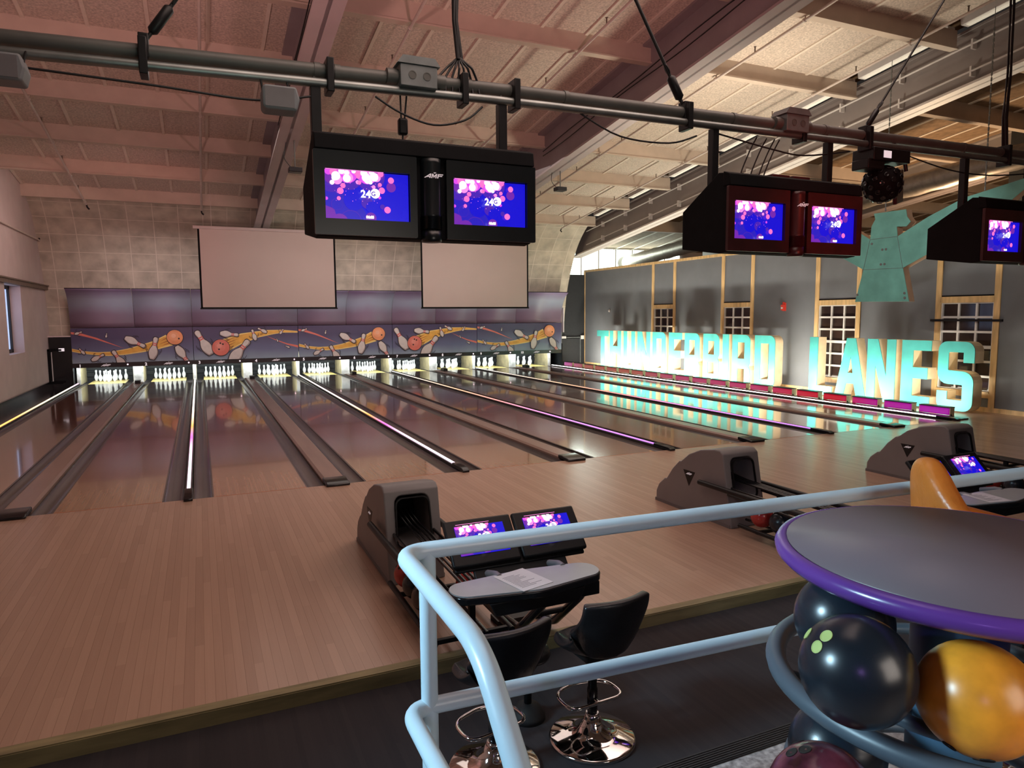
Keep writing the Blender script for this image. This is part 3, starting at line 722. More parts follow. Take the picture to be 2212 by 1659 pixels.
for k in range(5):
    t = thing('masking_panel', ml[k], 'panel', (0, 0, 0), 'picture panels above the pins')
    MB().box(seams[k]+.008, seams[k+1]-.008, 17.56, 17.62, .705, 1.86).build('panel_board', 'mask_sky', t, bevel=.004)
    artwork('BABAB'[k], seams[k+1]-seams[k]-.03, 1.15, t, seams[k]+.015)
UP = [(17.58, 1.875), (17.585, 2.05), (17.56, 2.25), (17.51, 2.45), (17.43, 2.65), (17.32, 2.82), (17.18, 2.97), (17.02, 3.08), (16.92, 3.13)]
ub = [MX0]+[(xc(n)+xc(n+1))/2 for n in range(1, 10)]+[MX1]
for k in range(10):
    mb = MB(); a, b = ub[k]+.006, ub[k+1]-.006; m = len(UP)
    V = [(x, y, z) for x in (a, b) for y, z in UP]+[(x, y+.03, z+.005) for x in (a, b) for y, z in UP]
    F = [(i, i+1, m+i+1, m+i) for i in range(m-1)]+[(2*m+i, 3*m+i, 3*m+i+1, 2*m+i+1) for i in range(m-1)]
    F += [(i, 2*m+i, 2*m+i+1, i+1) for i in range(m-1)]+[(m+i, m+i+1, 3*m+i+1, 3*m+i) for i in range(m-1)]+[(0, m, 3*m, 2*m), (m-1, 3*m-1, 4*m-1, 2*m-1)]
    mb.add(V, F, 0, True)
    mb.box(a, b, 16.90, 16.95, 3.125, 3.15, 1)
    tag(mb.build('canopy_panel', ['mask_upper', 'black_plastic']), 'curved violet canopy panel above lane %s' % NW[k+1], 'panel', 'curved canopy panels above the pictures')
mb = MB().box(MX1+.02, MX1+.05, 17.42, 17.6, 1.45, 2.5); o = mb.build('light_gap_board', 'white_sash'); tag(o, 'pale vertical board at the right end of the masking panels', 'board')
# black door and cabinet left of lane one
t = thing('door_1', 'black service door left of lane one with a small white sign', 'door', (-4.76, 17.58, 0), kind='structure')
MB().box(-.30, .30, 0, .06, -.1, 1.57).build('door_leaf', 'black_gloss', t)
MB().box(-.06, .10, -.006, 0, 1.12, 1.22).build('door_sign', 'sign_white', t)
mb = MB().box(-.34, -.28, -.25, .0, -.05, 1.2); mb.box(-.34, .05, -.25, -.21, 1.14, 1.2); mb.box(-.34, .05, -.25, -.21, .08, .14); mb.build('door_frame', 'black_matte', t)
MB().box(-.275, -.25, -.02, .0, .15, 1.1).build('door_edge', 'white_sash', t)

# ---- projector screens and projectors
for x, l in ((-.535, 'large pale projection screen hanging above lanes two and three'), (6.42, 'pale projection screen hanging above lanes six to eight')):
    t = thing('projection_screen', l, 'screen', (x, 14.2, 2.435), 'hanging projection screens')
    MB().box(.05, 4.02, 0, .01, .05, 2.42).build('screen_cloth', 'screen_cloth', t)
    mb = MB().box(0, .055, -.002, .012, .02, 2.42); mb.box(4.02, 4.075, -.002, .012, .02, 2.42); mb.box(0, 4.075, -.002, .012, .03, .06); mb.build('screen_border', 'black_matte', t)
    MB().tube([(-.02, 0, .02), (4.095, 0, .02)], .022, 8).build('bottom_bar', 'black_plastic', t)
    MB().box(-.12, 4.2, -.06, .08, 2.41, 2.50).build('screen_case', 'plaster', t, bevel=.01)
    for q in (.4, 3.7): MB().tube([(q, .01, 2.49), (q, .01, cz(14.2)-2.435)], .008, 6).build('hanger', 'pipe_white', t)
for x, y, z, l in ((1.45, 7.0, 5.36, 'small black projector hanging under the left rafter'), (8.2, 7.42, 5.47, 'small black projector hanging under the middle rafter')):
    t = thing('projector', l, 'projector', (x, y, z), 'projectors under the rafters')
    MB().box(-.14, .14, -.12, .12, -.05, .05).build('projector_body', 'black_plastic', t, bevel=.012)
    MB().lathe([(.0, 0), (.035, 0), (.03, .03), (0, .03)], 12, 0, frame((.06, .12, 0), (1, 0, 0), (0, 0, 1)) @ Matrix.Rotation(PI, 4, 'X')).build('lens', 'black_gloss', t)
    h = cz(y)-1.14-z
    MB().tube([(0, 0, .05), (0, 0, h)], .015, 8).build('mount_pole', 'steel_dark', t)
    m = MB().tube(rpath([((-.05, .05, .03), 0), ((-.22, .1, h*.4), .2), ((-.12, .2, h+.15), 0)]), .008, 6); m.sphere((-.14, .2, h+.12), .06, 10); m.sphere((-.02, .25, h+.06), .05, 10); m.build('projector_cable', 'cable', t)

# ---- overhead pipes with everything hanging from them
PYY = -3.9
def pz(x): return 3.852+.0279*(x+1.62) if x < 1.72 else 3.945+.0098*(x-1.72)
xs = [-5.0+.5*k for k in range(39)]
t = thing('overhead_pipe', 'thick dark pipe spanning above the approach', 'pipe', (0, PYY, 0))
MB().tube([(x, 0, pz(x)) for x in xs], .048, 14).build('pipe', 'steel_dark', t)
for x in (.22, .36, 1.35, 1.74, 2.2, 3.95, 5.1, 7.2): MB().tube([(x-.02, 0, pz(x)), (x+.02, 0, pz(x))], .054, 14).build('pipe_band', 'steel_dark', t)
t = thing('overhead_conduit', 'thinner bright steel pipe just below the thick dark pipe', 'pipe', (0, PYY-.05, 0))
MB().tube([(x, 0, pz(x)-.098) for x in xs], .033, 12).build('pipe', 'steel_pipe', t)
for x in (-.86, .30, 1.30, 1.73, 3.4, 4.75, 5.65, 7.9): MB().box(x-.025, x+.025, -.05, .10, pz(x)-.16, pz(x)+.07).build('pipe_clamp', 'black_plastic', t, bevel=.006)
for x, l in ((.93, 'grey junction box on the overhead pipe above the first monitor'), (4.63, 'dark junction box on the overhead pipe above the second monitor')):
    t = thing('junction_box', l, 'box', (x, PYY-.03, pz(x)))
    m = MB().box(-.14, .14, -.09, .09, -.08, .075); m.build('box_body', 'box_metal', t, bevel=.006)
    MB().prism([(-.16, .075), (.16, .075), (.12, .13), (-.12, .13)], lambda a, b, d: (a, d, b), -.10, .10).build('box_lid', 'box_metal', t)
    for dx in (-.05, .06): MB().lathe([(.0, 0), (.030, 0), (.030, .003), (.024, .003), (.024, .001), (0, .001)], 16, 0, frame((dx, -.0905, 0), (1, 0, 0), (0, 0, 1)), False).build('knockout', 'steel_dark', t)
    for dx in (-.22, .14): MB().tube([(dx, 0, 0), (dx+.08, 0, 0)], .055, 12).build('box_coupling', 'steel_dark', t)
for x, l in ((-.07, 'small grey speaker on the overhead pipe left of the first monitor'), (-1.56, 'grey speaker cut by the left edge of the view')):
    t = thing('speaker', l, 'speaker', (x, -4.2, 3.585), 'small grey speakers on the pipe')
    m = MB().prism(rpoly([(-.11, -.075, .03), (.10, -.075, .02), (.12, 0, .03), (.10, .075, .02), (-.11, .075, .03)], 4), lambda a, b, d: (a, d, b), -.07, .10); m.build('speaker_case', 'speaker_grey', t, bevel=.012)
    MB().box(-.095, .085, -.074, -.069, -.06, .06).build('grille', 'hood_edge', t)
    m = MB().tube([(-.09, .1, .06), (-.09, .24, .19)], .008, 6); m.tube([(.08, .1, .06), (.08, .24, .19)], .008, 6); m.tube([(-.11, 0, .05), (0, 0, .085), (.11, 0, .05)], .006, 6); m.build('speaker_bracket', 'black_plastic', t)

SCR = ['scr_blue', 'scr_blue2', 'scr_violet', 'scr_plum', 'scr_pink', 'scr_rose', 'scr_white', 'scr_magenta']
def screen_mesh(w, h, logo24=True):
    """screen picture in the local XZ plane facing -y, origin at its lower left"""
    m = MB(); lay = [0]
    X = lambda x: (x-100)/1980; Y = lambda x, y: (1320+60*X(x)-y)/(1320-180-X(x)*80)   # picture read off in its own frame
    def put(poly, c):
        lay[0] += 1; poly = clip(poly, w, h)
        if len(poly) > 2: m.add(*flat([poly]), SCR.index(c), M=frame((0, -.0012-.00035*lay[0], 0), (1, 0, 0), (0, 0, 1)))
    def disc(x, y, r, c): put(circ(X(x)*w, Y(x, y)*h, r/1980*w, 20), c)
    m.box(0, w, -.001, .002, 0, h, 0)
    put([(0, 0), (.52*w, 0), (.36*w, .45*h), (0, .6*h)], 'scr_blue2'); put([(0, 0), (.13*w, 0), (.1*w, .2*h), (0, .26*h)], 'scr_plum')
    for x, y, r, c in ((260, 380, 330, 'scr_violet'), (640, 330, 330, 'scr_violet'), (1150, 330, 360, 'scr_violet'), (300, 300, 240, 'scr_plum'), (620, 260, 240, 'scr_magenta'), (1080, 270, 260, 'scr_magenta'), (1300, 260, 200, 'scr_plum'), (760, 900, 240, 'scr_blue'), (680, 1380, 250, 'scr_violet'), (680, 1385, 235, 'scr_blue2'), (420, 1420, 200, 'scr_plum'), (360, 1000, 140, 'scr_violet'), (365, 1000, 130, 'scr_blue2'), (1065, 960, 140, 'scr_violet'), (1170, 1060, 135, 'scr_blue'), (1150, 1310, 130, 'scr_plum'), (1650, 600, 115, 'scr_plum'), (1430, 1050, 60, 'scr_violet'),
                       (180, 220, 90, 'scr_magenta'), (300, 250, 90, 'scr_pink'), (380, 420, 115, 'scr_rose'), (600, 280, 90, 'scr_rose'), (640, 380, 110, 'scr_rose'), (860, 250, 100, 'scr_pink'), (1050, 300, 110, 'scr_rose'), (1300, 380, 100, 'scr_rose'), (1400, 300, 70, 'scr_pink'),
                       (350, 340, 100, 'scr_white'), (310, 390, 60, 'scr_white'), (600, 400, 90, 'scr_white'), (600, 270, 60, 'scr_white'), (480, 230, 70, 'scr_white'), (1050, 380, 100, 'scr_white'), (1080, 440, 80, 'scr_white'), (1000, 280, 80, 'scr_white'), (1240, 370, 100, 'scr_white'), (1180, 260, 60, 'scr_white'), (760, 235, 50, 'scr_white'),
                       (255, 495, 52, 'scr_white'), (1150, 490, 48, 'scr_white'), (860, 360, 48, 'scr_pink'), (850, 490, 48, 'scr_rose'), (885, 500, 45, 'scr_pink'), (505, 570, 58, 'scr_pink'), (440, 690, 75, 'scr_pink'), (400, 865, 46, 'scr_pink'), (1220, 600, 44, 'scr_rose'), (1370, 550, 46, 'scr_pink'), (1415, 680, 74, 'scr_pink'), (1360, 845, 36, 'scr_magenta'), (1640, 450, 72, 'scr_pink'), (1540, 1125, 78, 'scr_pink'), (115, 870, 38, 'scr_magenta')):
        disc(x, y, r, c)
    rnd = random.Random(7)
    for k in range(46): disc(rnd.uniform(280, 1480), rnd.uniform(430, 1000), rnd.uniform(5, 9), 'scr_rose')
    put([(0, h*.985), (.68*w, h*.985), (.68*w, h), (0, h)], 'scr_rose')
    z = -.0012-.00035*(lay[0]+2)
    if logo24:
        disc(1240, 760, 112, 'scr_white')
        m.add(*text('24', h*.215, .002), SCR.index('scr_white'), M=frame((X(1015)*w, z, Y(1000, 850)*h), (1, 0, 0), (0, 0, 1)))
        m.add(*text('G', h*.13, .001), SCR.index('scr_violet'), M=frame((X(1195)*w, z-.001, Y(1200, 815)*h), (1, 0, 0), (0, 0, 1)))
    m.add(*text('06:05', h*.075, .002), SCR.index('scr_white'), M=frame((X(1105)*w, z, Y(1100, 1330)*h), (1, 0, 0), (0, 0, 1)))
    return m
# screen pictures become shared meshes
def mesh_of(mb, name, mats):
    o = mb.build(name, mats); me = o.data; bpy.data.objects.remove(o); return me
SM24 = mesh_of(screen_mesh(.578, .322), 'screen', SCR); SMB = mesh_of(screen_mesh(.578, .322, False), 'screen', SCR); SMC = mesh_of(screen_mesh(.33, .195), 'screen', SCR)
def put_screen(me, parent, M):
    o = bpy.data.objects.new('screen', me); COL.objects.link(o); o.parent = parent; o.matrix_local = M; return o
def monitor(xcen, label, face, left24=True):
    t = thing('overhead_monitor', label, 'monitor', (xcen, -4.2, 0), 'overhead twin score monitors')
    side = [(.0, 2.73), (.0, 3.30), (.02, 3.415), (.12, 3.43), (.62, 3.15), (.62, 2.80), (.10, 2.72)]
    m = MB().prism(side, lambda a, b, d: (d, a+.012, b), -.80, .80); m.build('housing', 'black_matte', t, bevel=.008)
    m = MB().prism([(-.035, 3.30), (-.02, 3.40), (.06, 3.43), (.06, 3.30)], lambda a, b, d: (d, a, b), -.81, .81); m.build('top_hood', 'black_matte', t, bevel=.006)
    for s, xx in ((-1, -.455), (1, .455)):
        x0, x1 = (xx-.365, xx+.345) if s < 0 else (xx-.345, xx+.365)
        sx = -.744 if s < 0 else .168
        m = MB(); m.add(*flat([rect(x0, x1, 2.735, 3.295, .01), rect(sx-.004, sx+.582, 2.844, 3.174)], .03), M=frame((0, .0, 0), (1, 0, 0), (0, 0, 1)))
        b = m.build('bezel', face, t, loc=(0, .0, 0))
        o = put_screen(SM24 if (left24 or s > 0) else SMB, t, Matrix.Translation((sx, .0, 2.848)))
    m = MB().lathe([(.070, 2.71), (.074, 2.73), (.074, 2.80)]+[(r, 2.80+.012*k) for k in range(8) for r in (.074, .080)][0:16]+[(.074, 2.90), (.074, 3.26), (.074, 3.29)], 20, 0); m.build('centre_column', face, t)
    m = MB().add(*flat(logo(.030)), M=frame((0, -.0765, 3.165), (1, 0, 0), (0, 0, 1))); m.build('logo', 'logo_silver', t)
    for s in (-.745, .675): MB().box(s-.035, s+.035, .24, .31, 3.32, pz(xcen+s)-.12).build('hanger_post', 'black_plastic', t, bevel=.005)
    m = MB()
    for s in (-.745, .675): m.tube([(s, .27, pz(xcen+s)-.14), (s, .29, pz(xcen+s)-.04)], .012, 6)
    m.build('hook', 'steel_dark', t)
    return t
monitor(.945, 'overhead twin score monitor nearest the viewer, black face', 'dark_bezel')
monitor(.945+PAIR-.02, 'middle overhead twin score monitor with a dark face tinted by red light', 'red_lit_face', False)
monitor(.945+2*PAIR-.05, 'overhead twin score monitor cut by the right edge of the view', 'red_lit_face')
for x, l in ((4.72, 'left one of two small red-tinted boxes on top of the middle monitor'), (4.98, 'right one of two small red-tinted boxes on top of the middle monitor')):
    m = MB().box(-.11, .11, -.06, .06, 0, .09); o = m.build('control_box', 'red_lit_face', loc=(x-.25, -3.93, 3.40), bevel=.008); tag(o, l, 'box')

# ---- disco light, hangers and cables
t = thing('disco_light', 'black round disco light hanging right of the middle monitor', 'disco light', (5.95, PYY, 3.52))
m = MB().sphere((0, 0, 0), .19, 24); m.build('globe', 'black_matte', t)
m = MB()
for k in range(60):
    z = 1-2*(k+.5)/60; a = k*2.399963; r = math.sqrt(1-z*z); d = Vector((r*math.cos(a), r*math.sin(a), z))
    if z > .75: continue
    q = d.to_track_quat('Z', 'Y').to_matrix().to_4x4(); q.translation = d*.186
    m.lathe([(.026, 0), (.026, .014), (.018, .012), (0, .010)], 10, 0, q)
m.build('lens', 'black_gloss', t)
m = MB().box(-.30, .24, -.13, .13, .20, .33); m.box(-.34, -.10, -.10, .10, .12, .22); m.build('lamp_base', 'black_plastic', t, bevel=.01)
MB().box(-.16, -.05, -.134, -.13, .23, .30).build('rating_plate', 'sign_white', t)
m = MB(); m.box(-.22, .20, -.02, .02, -.17, .17, 0, Matrix.Translation((.31, .05, .0)) @ Matrix.Rotation(.5, 4, 'Z') @ Matrix.Rotation(-.2, 4, 'Y')); m.build('lamp_panel', 'red_lit_face', t, bevel=.01)
for a, b in (((-.2, 0, .33), (-.2, 0, pz(5.95)-3.52)), ((.15, 0, .33), (.15, 0, pz(5.95)-3.52)), ((.38, .02, .16), (.34, .02, .32))): MB().tube([a, b], .02, 8).build('lamp_bracket', 'black_plastic', t)
def rod(name, label, a, b, r, turn=True):
    t = thing(name, label, 'hanger'); a = Vector(a); b = Vector(b)
    d = (b-a).normalized(); end = a+d*((cz(a.y)-.1-a.z)/d.z)
    MB().tube([a, end], r*.5, 8).build('rod', 'cable', t)
    if turn:
        m = MB().tube([a+d*.08, a+d*.10, a+d*.28, a+d*.30], [r*.6, r*1.3, r*1.3, r*.6], 10); m.build('turnbuckle', 'black_plastic', t)
        m = MB(); c = a+d*.36; q = d.to_track_quat('Z', 'Y').to_matrix()
        m.tube([c+q @ Vector((.022*math.cos(k*PI/6), 0, .045*math.sin(k*PI/6))) for k in range(13)], .007, 6); m.build('shackle', 'cable', t)
    m = MB().box(-.03, .03, -.05, .05, -.10, .05); m.build('pipe_clamp', 'black_plastic', t, loc=a, bevel=.006)
rod('hanger_rod', 'black turnbuckle rod holding the pipe at the upper left', (-.855, PYY, 3.93), (-.66, PYY, 4.22), .026)
rod('hanger_rod', 'black rod and cable holding the pipe between the first and middle monitors', (3.398, PYY, 4.0), (2.86, PYY, 4.85), .03)
rod('hanger_rod', 'thin wire with a turnbuckle holding the pipe above the disco light', (5.65, PYY, 4.02), (6.77, PYY, 5.49), .022)
def bundle(name, label, pts, spread, nw, r=.009):
    m = MB(); rn = random.Random(len(label))
    for k in range(nw):
        ox, oy = rn.uniform(-spread, spread), rn.uniform(-spread, spread)
        m.tube([(p[0]+ox*(1+.6*math.sin(i*1.7+k)), p[1]+oy, p[2]) for i, p in enumerate(pts)], r, 6)
    return tag(m.build(name, 'cable'), label, 'cable')
bundle('cable_bundle', 'bundle of black cables dropping to the pipe above the first monitor', [(1.27, PYY, 7.40), (1.27, PYY, 4.9), (1.26, PYY, 4.4), (1.28, PYY, 4.12)], .022, 7)
m = MB()
for k in range(7):
    a = -.16+.05*k; m.tube(rpath([((1.28, PYY, 4.14), 0), ((1.28+a*.6, PYY-.01*k, 4.05), .03), ((1.28+a, PYY-.02, 3.98), .05), ((1.28+a*1.1, PYY-.04, 3.86), 0)], 5), .009, 6)
tag(m.build('cable_fan', 'cable'), 'fan of black cables spreading onto the pipe above the first monitor', 'cable')
bundle('cable_bundle', 'bundle of black cables dropping to the pipe near the right edge', [(7.90, PYY, 7.40), (7.93, PYY, 5.6), (7.96, PYY, 4.9), (7.93, PYY, 4.4), (7.96, PYY, 4.0)], .03, 5)
def cord(label, pts, r=.008, cat='cable'):
    P = smooth_prof(pts, 5); tag(MB().tube(P, r, 6).build('hanging_cable', 'cable'), label, cat)
cord('black cable looping under the pipe left of the first monitor', [(-1.6, -3.95, 3.68), (-.8, -3.95, 3.66), (-.2, -3.95, 3.64), (.18, -3.95, 3.71)])
cord('black cable drooping in a loop above the first monitor', [(.62, -3.95, 3.76), (.8, -3.97, 3.66), (1.05, -3.97, 3.60), (1.3, -3.97, 3.66), (1.45, -3.95, 3.78)])
cord('black cable sagging between the first and middle monitors', [(2.3, -3.95, 3.83), (2.7, -3.95, 3.68), (3.2, -3.95, 3.67), (3.5, -3.95, 3.76)])
cord('black cable sagging above the middle monitor', [(3.75, -3.95, 3.80), (4.4, -3.95, 3.72), (4.8, -3.95, 3.70), (5.4, -3.95, 3.79)])
cord('black cable sagging right of the disco light', [(6.2, -3.95, 3.83), (6.9, -3.95, 3.73), (7.6, -3.95, 3.72), (8.4, -3.95, 3.80)])
for i, x in enumerate((4.08, 4.2, 4.30, 4.36)):
    cord(['first', 'second', 'third', 'fourth'][i]+' black lead from the left dropping to the middle monitor', [(x+.16, -3.9, 3.83), (x+.08, -3.9, 3.70), (x, -3.88, 3.5), (x-.02, -3.86, 3.34)], .007)
t = thing('cable_adapter', 'black plug block hanging on a cord above the first monitor', 'adapter', (.832, PYY, 3.58))
MB().box(-.035, .035, -.03, .03, -.06, .06).build('adapter_body', 'black_plastic', t, bevel=.015)
m = MB().tube([(-.01, 0, .06), (-.015, 0, .28)], .007, 6); m.tube([(.015, 0, .05), (.04, 0, .28)], .007, 6); m.tube([(0, 0, -.06), (-.01, 0, -.2)], .007, 6); m.build('adapter_cord', 'cable', t)

# ---- big letters THUNDERBIRD LANES on the right
LW, LH, ST = .80, 1.52, .235
def letter_outline(c, w):
    h = LH; s = ST; r = .20
    if c == 'T': return [[(0, h), (0, h-.24), (w/2-.14, h-.24), (w/2-.14, 0), (w/2+.14, 0), (w/2+.14, h-.24), (w, h-.24), (w, h)]]
    if c == 'H': return [[(0, 0), (0, h), (s, h), (s, h*.60), (w-s, h*.60), (w-s, h), (w, h), (w, 0), (w-s, 0), (w-s, h*.42), (s, h*.42), (s, 0)]]
    if c == 'U': return [rpoly([(0, h), (0, 0, r), (w, 0, r), (w, h), (w-s, h), (w-s, s, .05), (s, s, .05), (s, h)])]
    if c == 'N': return [[(0, 0), (0, h), (s+.05, h), (w-s, h*.42), (w-s, h), (w, h), (w, 0), (w-s-.05, 0), (s, h*.58), (s, 0)]]
    if c == 'D': return [rpoly([(0, 0), (0, h), (w, h, r), (w, 0, r)]), rect(s, w-s, s, h-s)]
    if c == 'E': return [[(0, 0), (0, h), (w, h), (w, h-s), (s+.05, h-s), (s+.05, h*.59), (w*.9, h*.59), (w*.9, h*.42), (s+.05, h*.42), (s+.05, s), (w, s), (w, 0)]]
    if c == 'R': return [rpoly([(0, 0), (0, h), (w, h, r), (w, h*.44, .08), (w-.06, h*.38), (w, h*.30, .06), (w, 0), (w-s, 0), (w-s, h*.32), (s, h*.32), (s, 0)]), rect(s, w-s, h*.52, h-s)]
    if c == 'B': return [rpoly([(0, 0), (0, h), (w, h, r), (w, h*.55, .08), (w-.06, h*.48), (w, h*.42, .06), (w, 0, r)]), rect(s, w-s, h*.56, h-s), rect(s, w-s, s, h*.40)]
    if c == 'I': return [[(0, 0), (0, h), (w, h), (w, 0)]]
    if c == 'L': return [[(0, 0), (0, h), (s+.04, h), (s+.04, s), (w, s), (w, 0)]]
    if c == 'A': return [[(0, 0), (w*.36, h), (w*.64, h), (w, 0), (w-s-.03, 0), (w*.62, h*.24), (w*.38, h*.24), (s+.03, 0)], [(w*.42, h*.42), (w*.58, h*.42), (w*.5, h*.70)]]
    if c == 'S':
        return [rpoly([(0, .42), (0, 0, r), (w, 0, r), (w, h*.57, .24), (s, h*.57+.02, .02), (s, h-s, .03), (w-s, h-s), (w-s, h*.70), (w, h*.70), (w, h, r), (0, h, r), (0, h*.38, .24), (w-s, h*.38, .02), (w-s, s), (s, s), (s, .42)], 5)]
LET = [('T', 15.88, 15.00), ('H', 14.90, 14.09), ('U', 13.90, 13.14), ('N', 12.96, 12.15), ('D', 12.00, 11.22), ('E', 11.03, 10.30), ('R', 10.15, 9.38), ('B', 9.19, 8.42), ('I', 8.26, 7.98), ('R', 7.82, 7.05), ('D', 6.86, 6.06),
       ('L', 4.81, 4.05), ('A', 3.97, 3.03), ('N', 3.02, 2.25), ('E', 2.09, 1.37), ('S', 1.20, .40)]
wh = {0: ', first of the long word', 3: ' of the long word', 4: ' beside the first letter N', 5: ' of the long word', 6: ' beside the first letter E', 9: ' after the letter I', 10: ', last of the long word', 13: ' of the short word', 14: ' of the short word'}
for k, (c, ya, yb) in enumerate(LET):
    w = ya-yb; t = thing('sign_letter', 'big teal letter %s standing before the grey wall%s' % (c, wh.get(k, '')), 'letter', (14.45, ya, .03), 'big standing letters')
    M = frame((0, 0, 0), (0, -1, 0), (0, 0, 1)); ol = letter_outline(c, w)
    m = MB().add(*flat(ol, .02), M=M @ Matrix.Translation((0, 0, -.02))); m.build('letter_face', 'teal', t)
    m = MB().add(*flat(ol, .29), M=M @ Matrix.Translation((0, 0, -.31))); m.build('letter_side', 'plywood', t)
# ---- row of wash lights in front of the letters
for k in range(20):
    y = .68+.853*k; l = ['magenta floor light nearest the approach', 'second floor light from the approach, purple and pink', 'third floor light from the approach, red'][k] if k < 3 else '%s floor light from the approach in the row before the letters' % ['fourth', 'fifth', 'sixth', 'seventh', 'eighth', 'ninth', 'tenth', 'eleventh', 'twelfth', 'thirteenth', 'fourteenth', 'fifteenth', 'sixteenth', 'seventeenth', 'eighteenth', 'nineteenth', 'twentieth'][k-3]
    t = thing('wash_light', l, 'floor light', (13.72, y, .0), 'floor lights washing the letters')
    prof2 = rpoly([(-.10, .04, .03), (.05, .04, .02), (.08, .16, .02), (-.09, .19, .04)], 4)
    m = MB().prism(prof2, lambda a, b, d: (a, d, b), -.32, .32); m.build('light_body', 'wash_face', t)
    m = MB().box(-.10, .10, -.33, .33, .185, .205); m.build('top_cover', 'black_plastic', t)
    for s in (-.35, .33): MB().box(-.07, .06, s, s+.02, .0, .19).build('end_plate', 'plywood', t)
    m = MB().box(.075, .079, -.29, .29, .06, .15); m.build('lens', 'wash_glow', t)
    m = MB().tube([(-.05, -.37, .02), (-.05, -.33, .06)], .018, 8); m.build('foot', 'black_plastic', t)
m = MB().box(13.44, 13.66, -.05, 17.5, -.1, .03); o = m.build('light_ledge', 'divider_dark', bevel=.006); tag(o, 'long dark ledge along the right side of lane ten', 'ledge')
# ---- thunderbird sign hanging on the right
def bird_pt(x, y): return x, y
cx = 1.70
half_wing = [(.0, 3.83)]
bird = [(2.00, 4.38), (1.23, 4.37), (1.20, 4.22), (1.11, 4.10), (1.20, 4.01), (1.43, 4.03), (1.40, 3.82), (.72, 4.15), (.0, 4.42), (-1.2, 4.62), (-1.35, 4.60), (-.80, 4.18), (.35, 3.55), (1.24, 3.14), (1.06, 2.42), (2.40, 2.44), (2.21, 3.16), (2.95, 3.55), (4.1, 4.18), (4.6, 4.60), (4.4, 4.62), (3.3, 4.42), (2.6, 4.15), (2.07, 3.82), (2.05, 4.10), (1.96, 4.25)]
t = thing('bird_sign', 'large teal plywood bird sign hanging before the grey wall', 'sign', (13.2, 0, 0))
P = [(-y, z) for y, z in bird]; M = frame((0, 0, 0), (0, -1, 0), (0, 0, 1))
MB().add(*flat([P], .015), M=M @ Matrix.Translation((0, 0, -.015))).build('bird_face', 'teal_bird', t)
MB().add(*flat([P], .17), M=M @ Matrix.Translation((0, 0, -.186))).build('bird_edge', 'ply_brown', t)
m = MB()
for (a, b) in (((2.21, 3.16), (1.24, 3.14)), ((2.07, 3.82), (1.40, 3.82)), ((1.40, 3.82), (1.24, 3.14)), ((2.07, 3.82), (2.21, 3.16)), ((.0, 4.42), (.0, 3.72))): m.bar((-.002, *a), (-.002, *b), .006, .006, up=(1, 0, 0))
m.build('panel_joint', 'hood_edge', t)
m = MB()
for y, z in ((1.75, 3.57), (1.66, 3.57), (1.77, 3.25), (1.68, 3.25), (2.02, 3.72), (1.17, 2.60), (1.16, 2.50), (2.34, 2.60)): m.lathe([(0, 0), (.028, .0), (.028, .006), (0, .006)], 12, 0, M @ Matrix.Translation((-y, z, 0)), False)
m.build('bolt', 'box_metal', t)
m = MB()
for (y, z) in ((1.65, 4.38), (-.45, 4.48)):
    for k in range(30): m.box(-.09, -.075, y-.012, y+.012, z+k*.10, z+k*.10+.07)
    m.tube([(-.083, y, z), (-.083, y, cz(y)-.3)], .006, 6)
m.build('chain', 'box_metal', t)
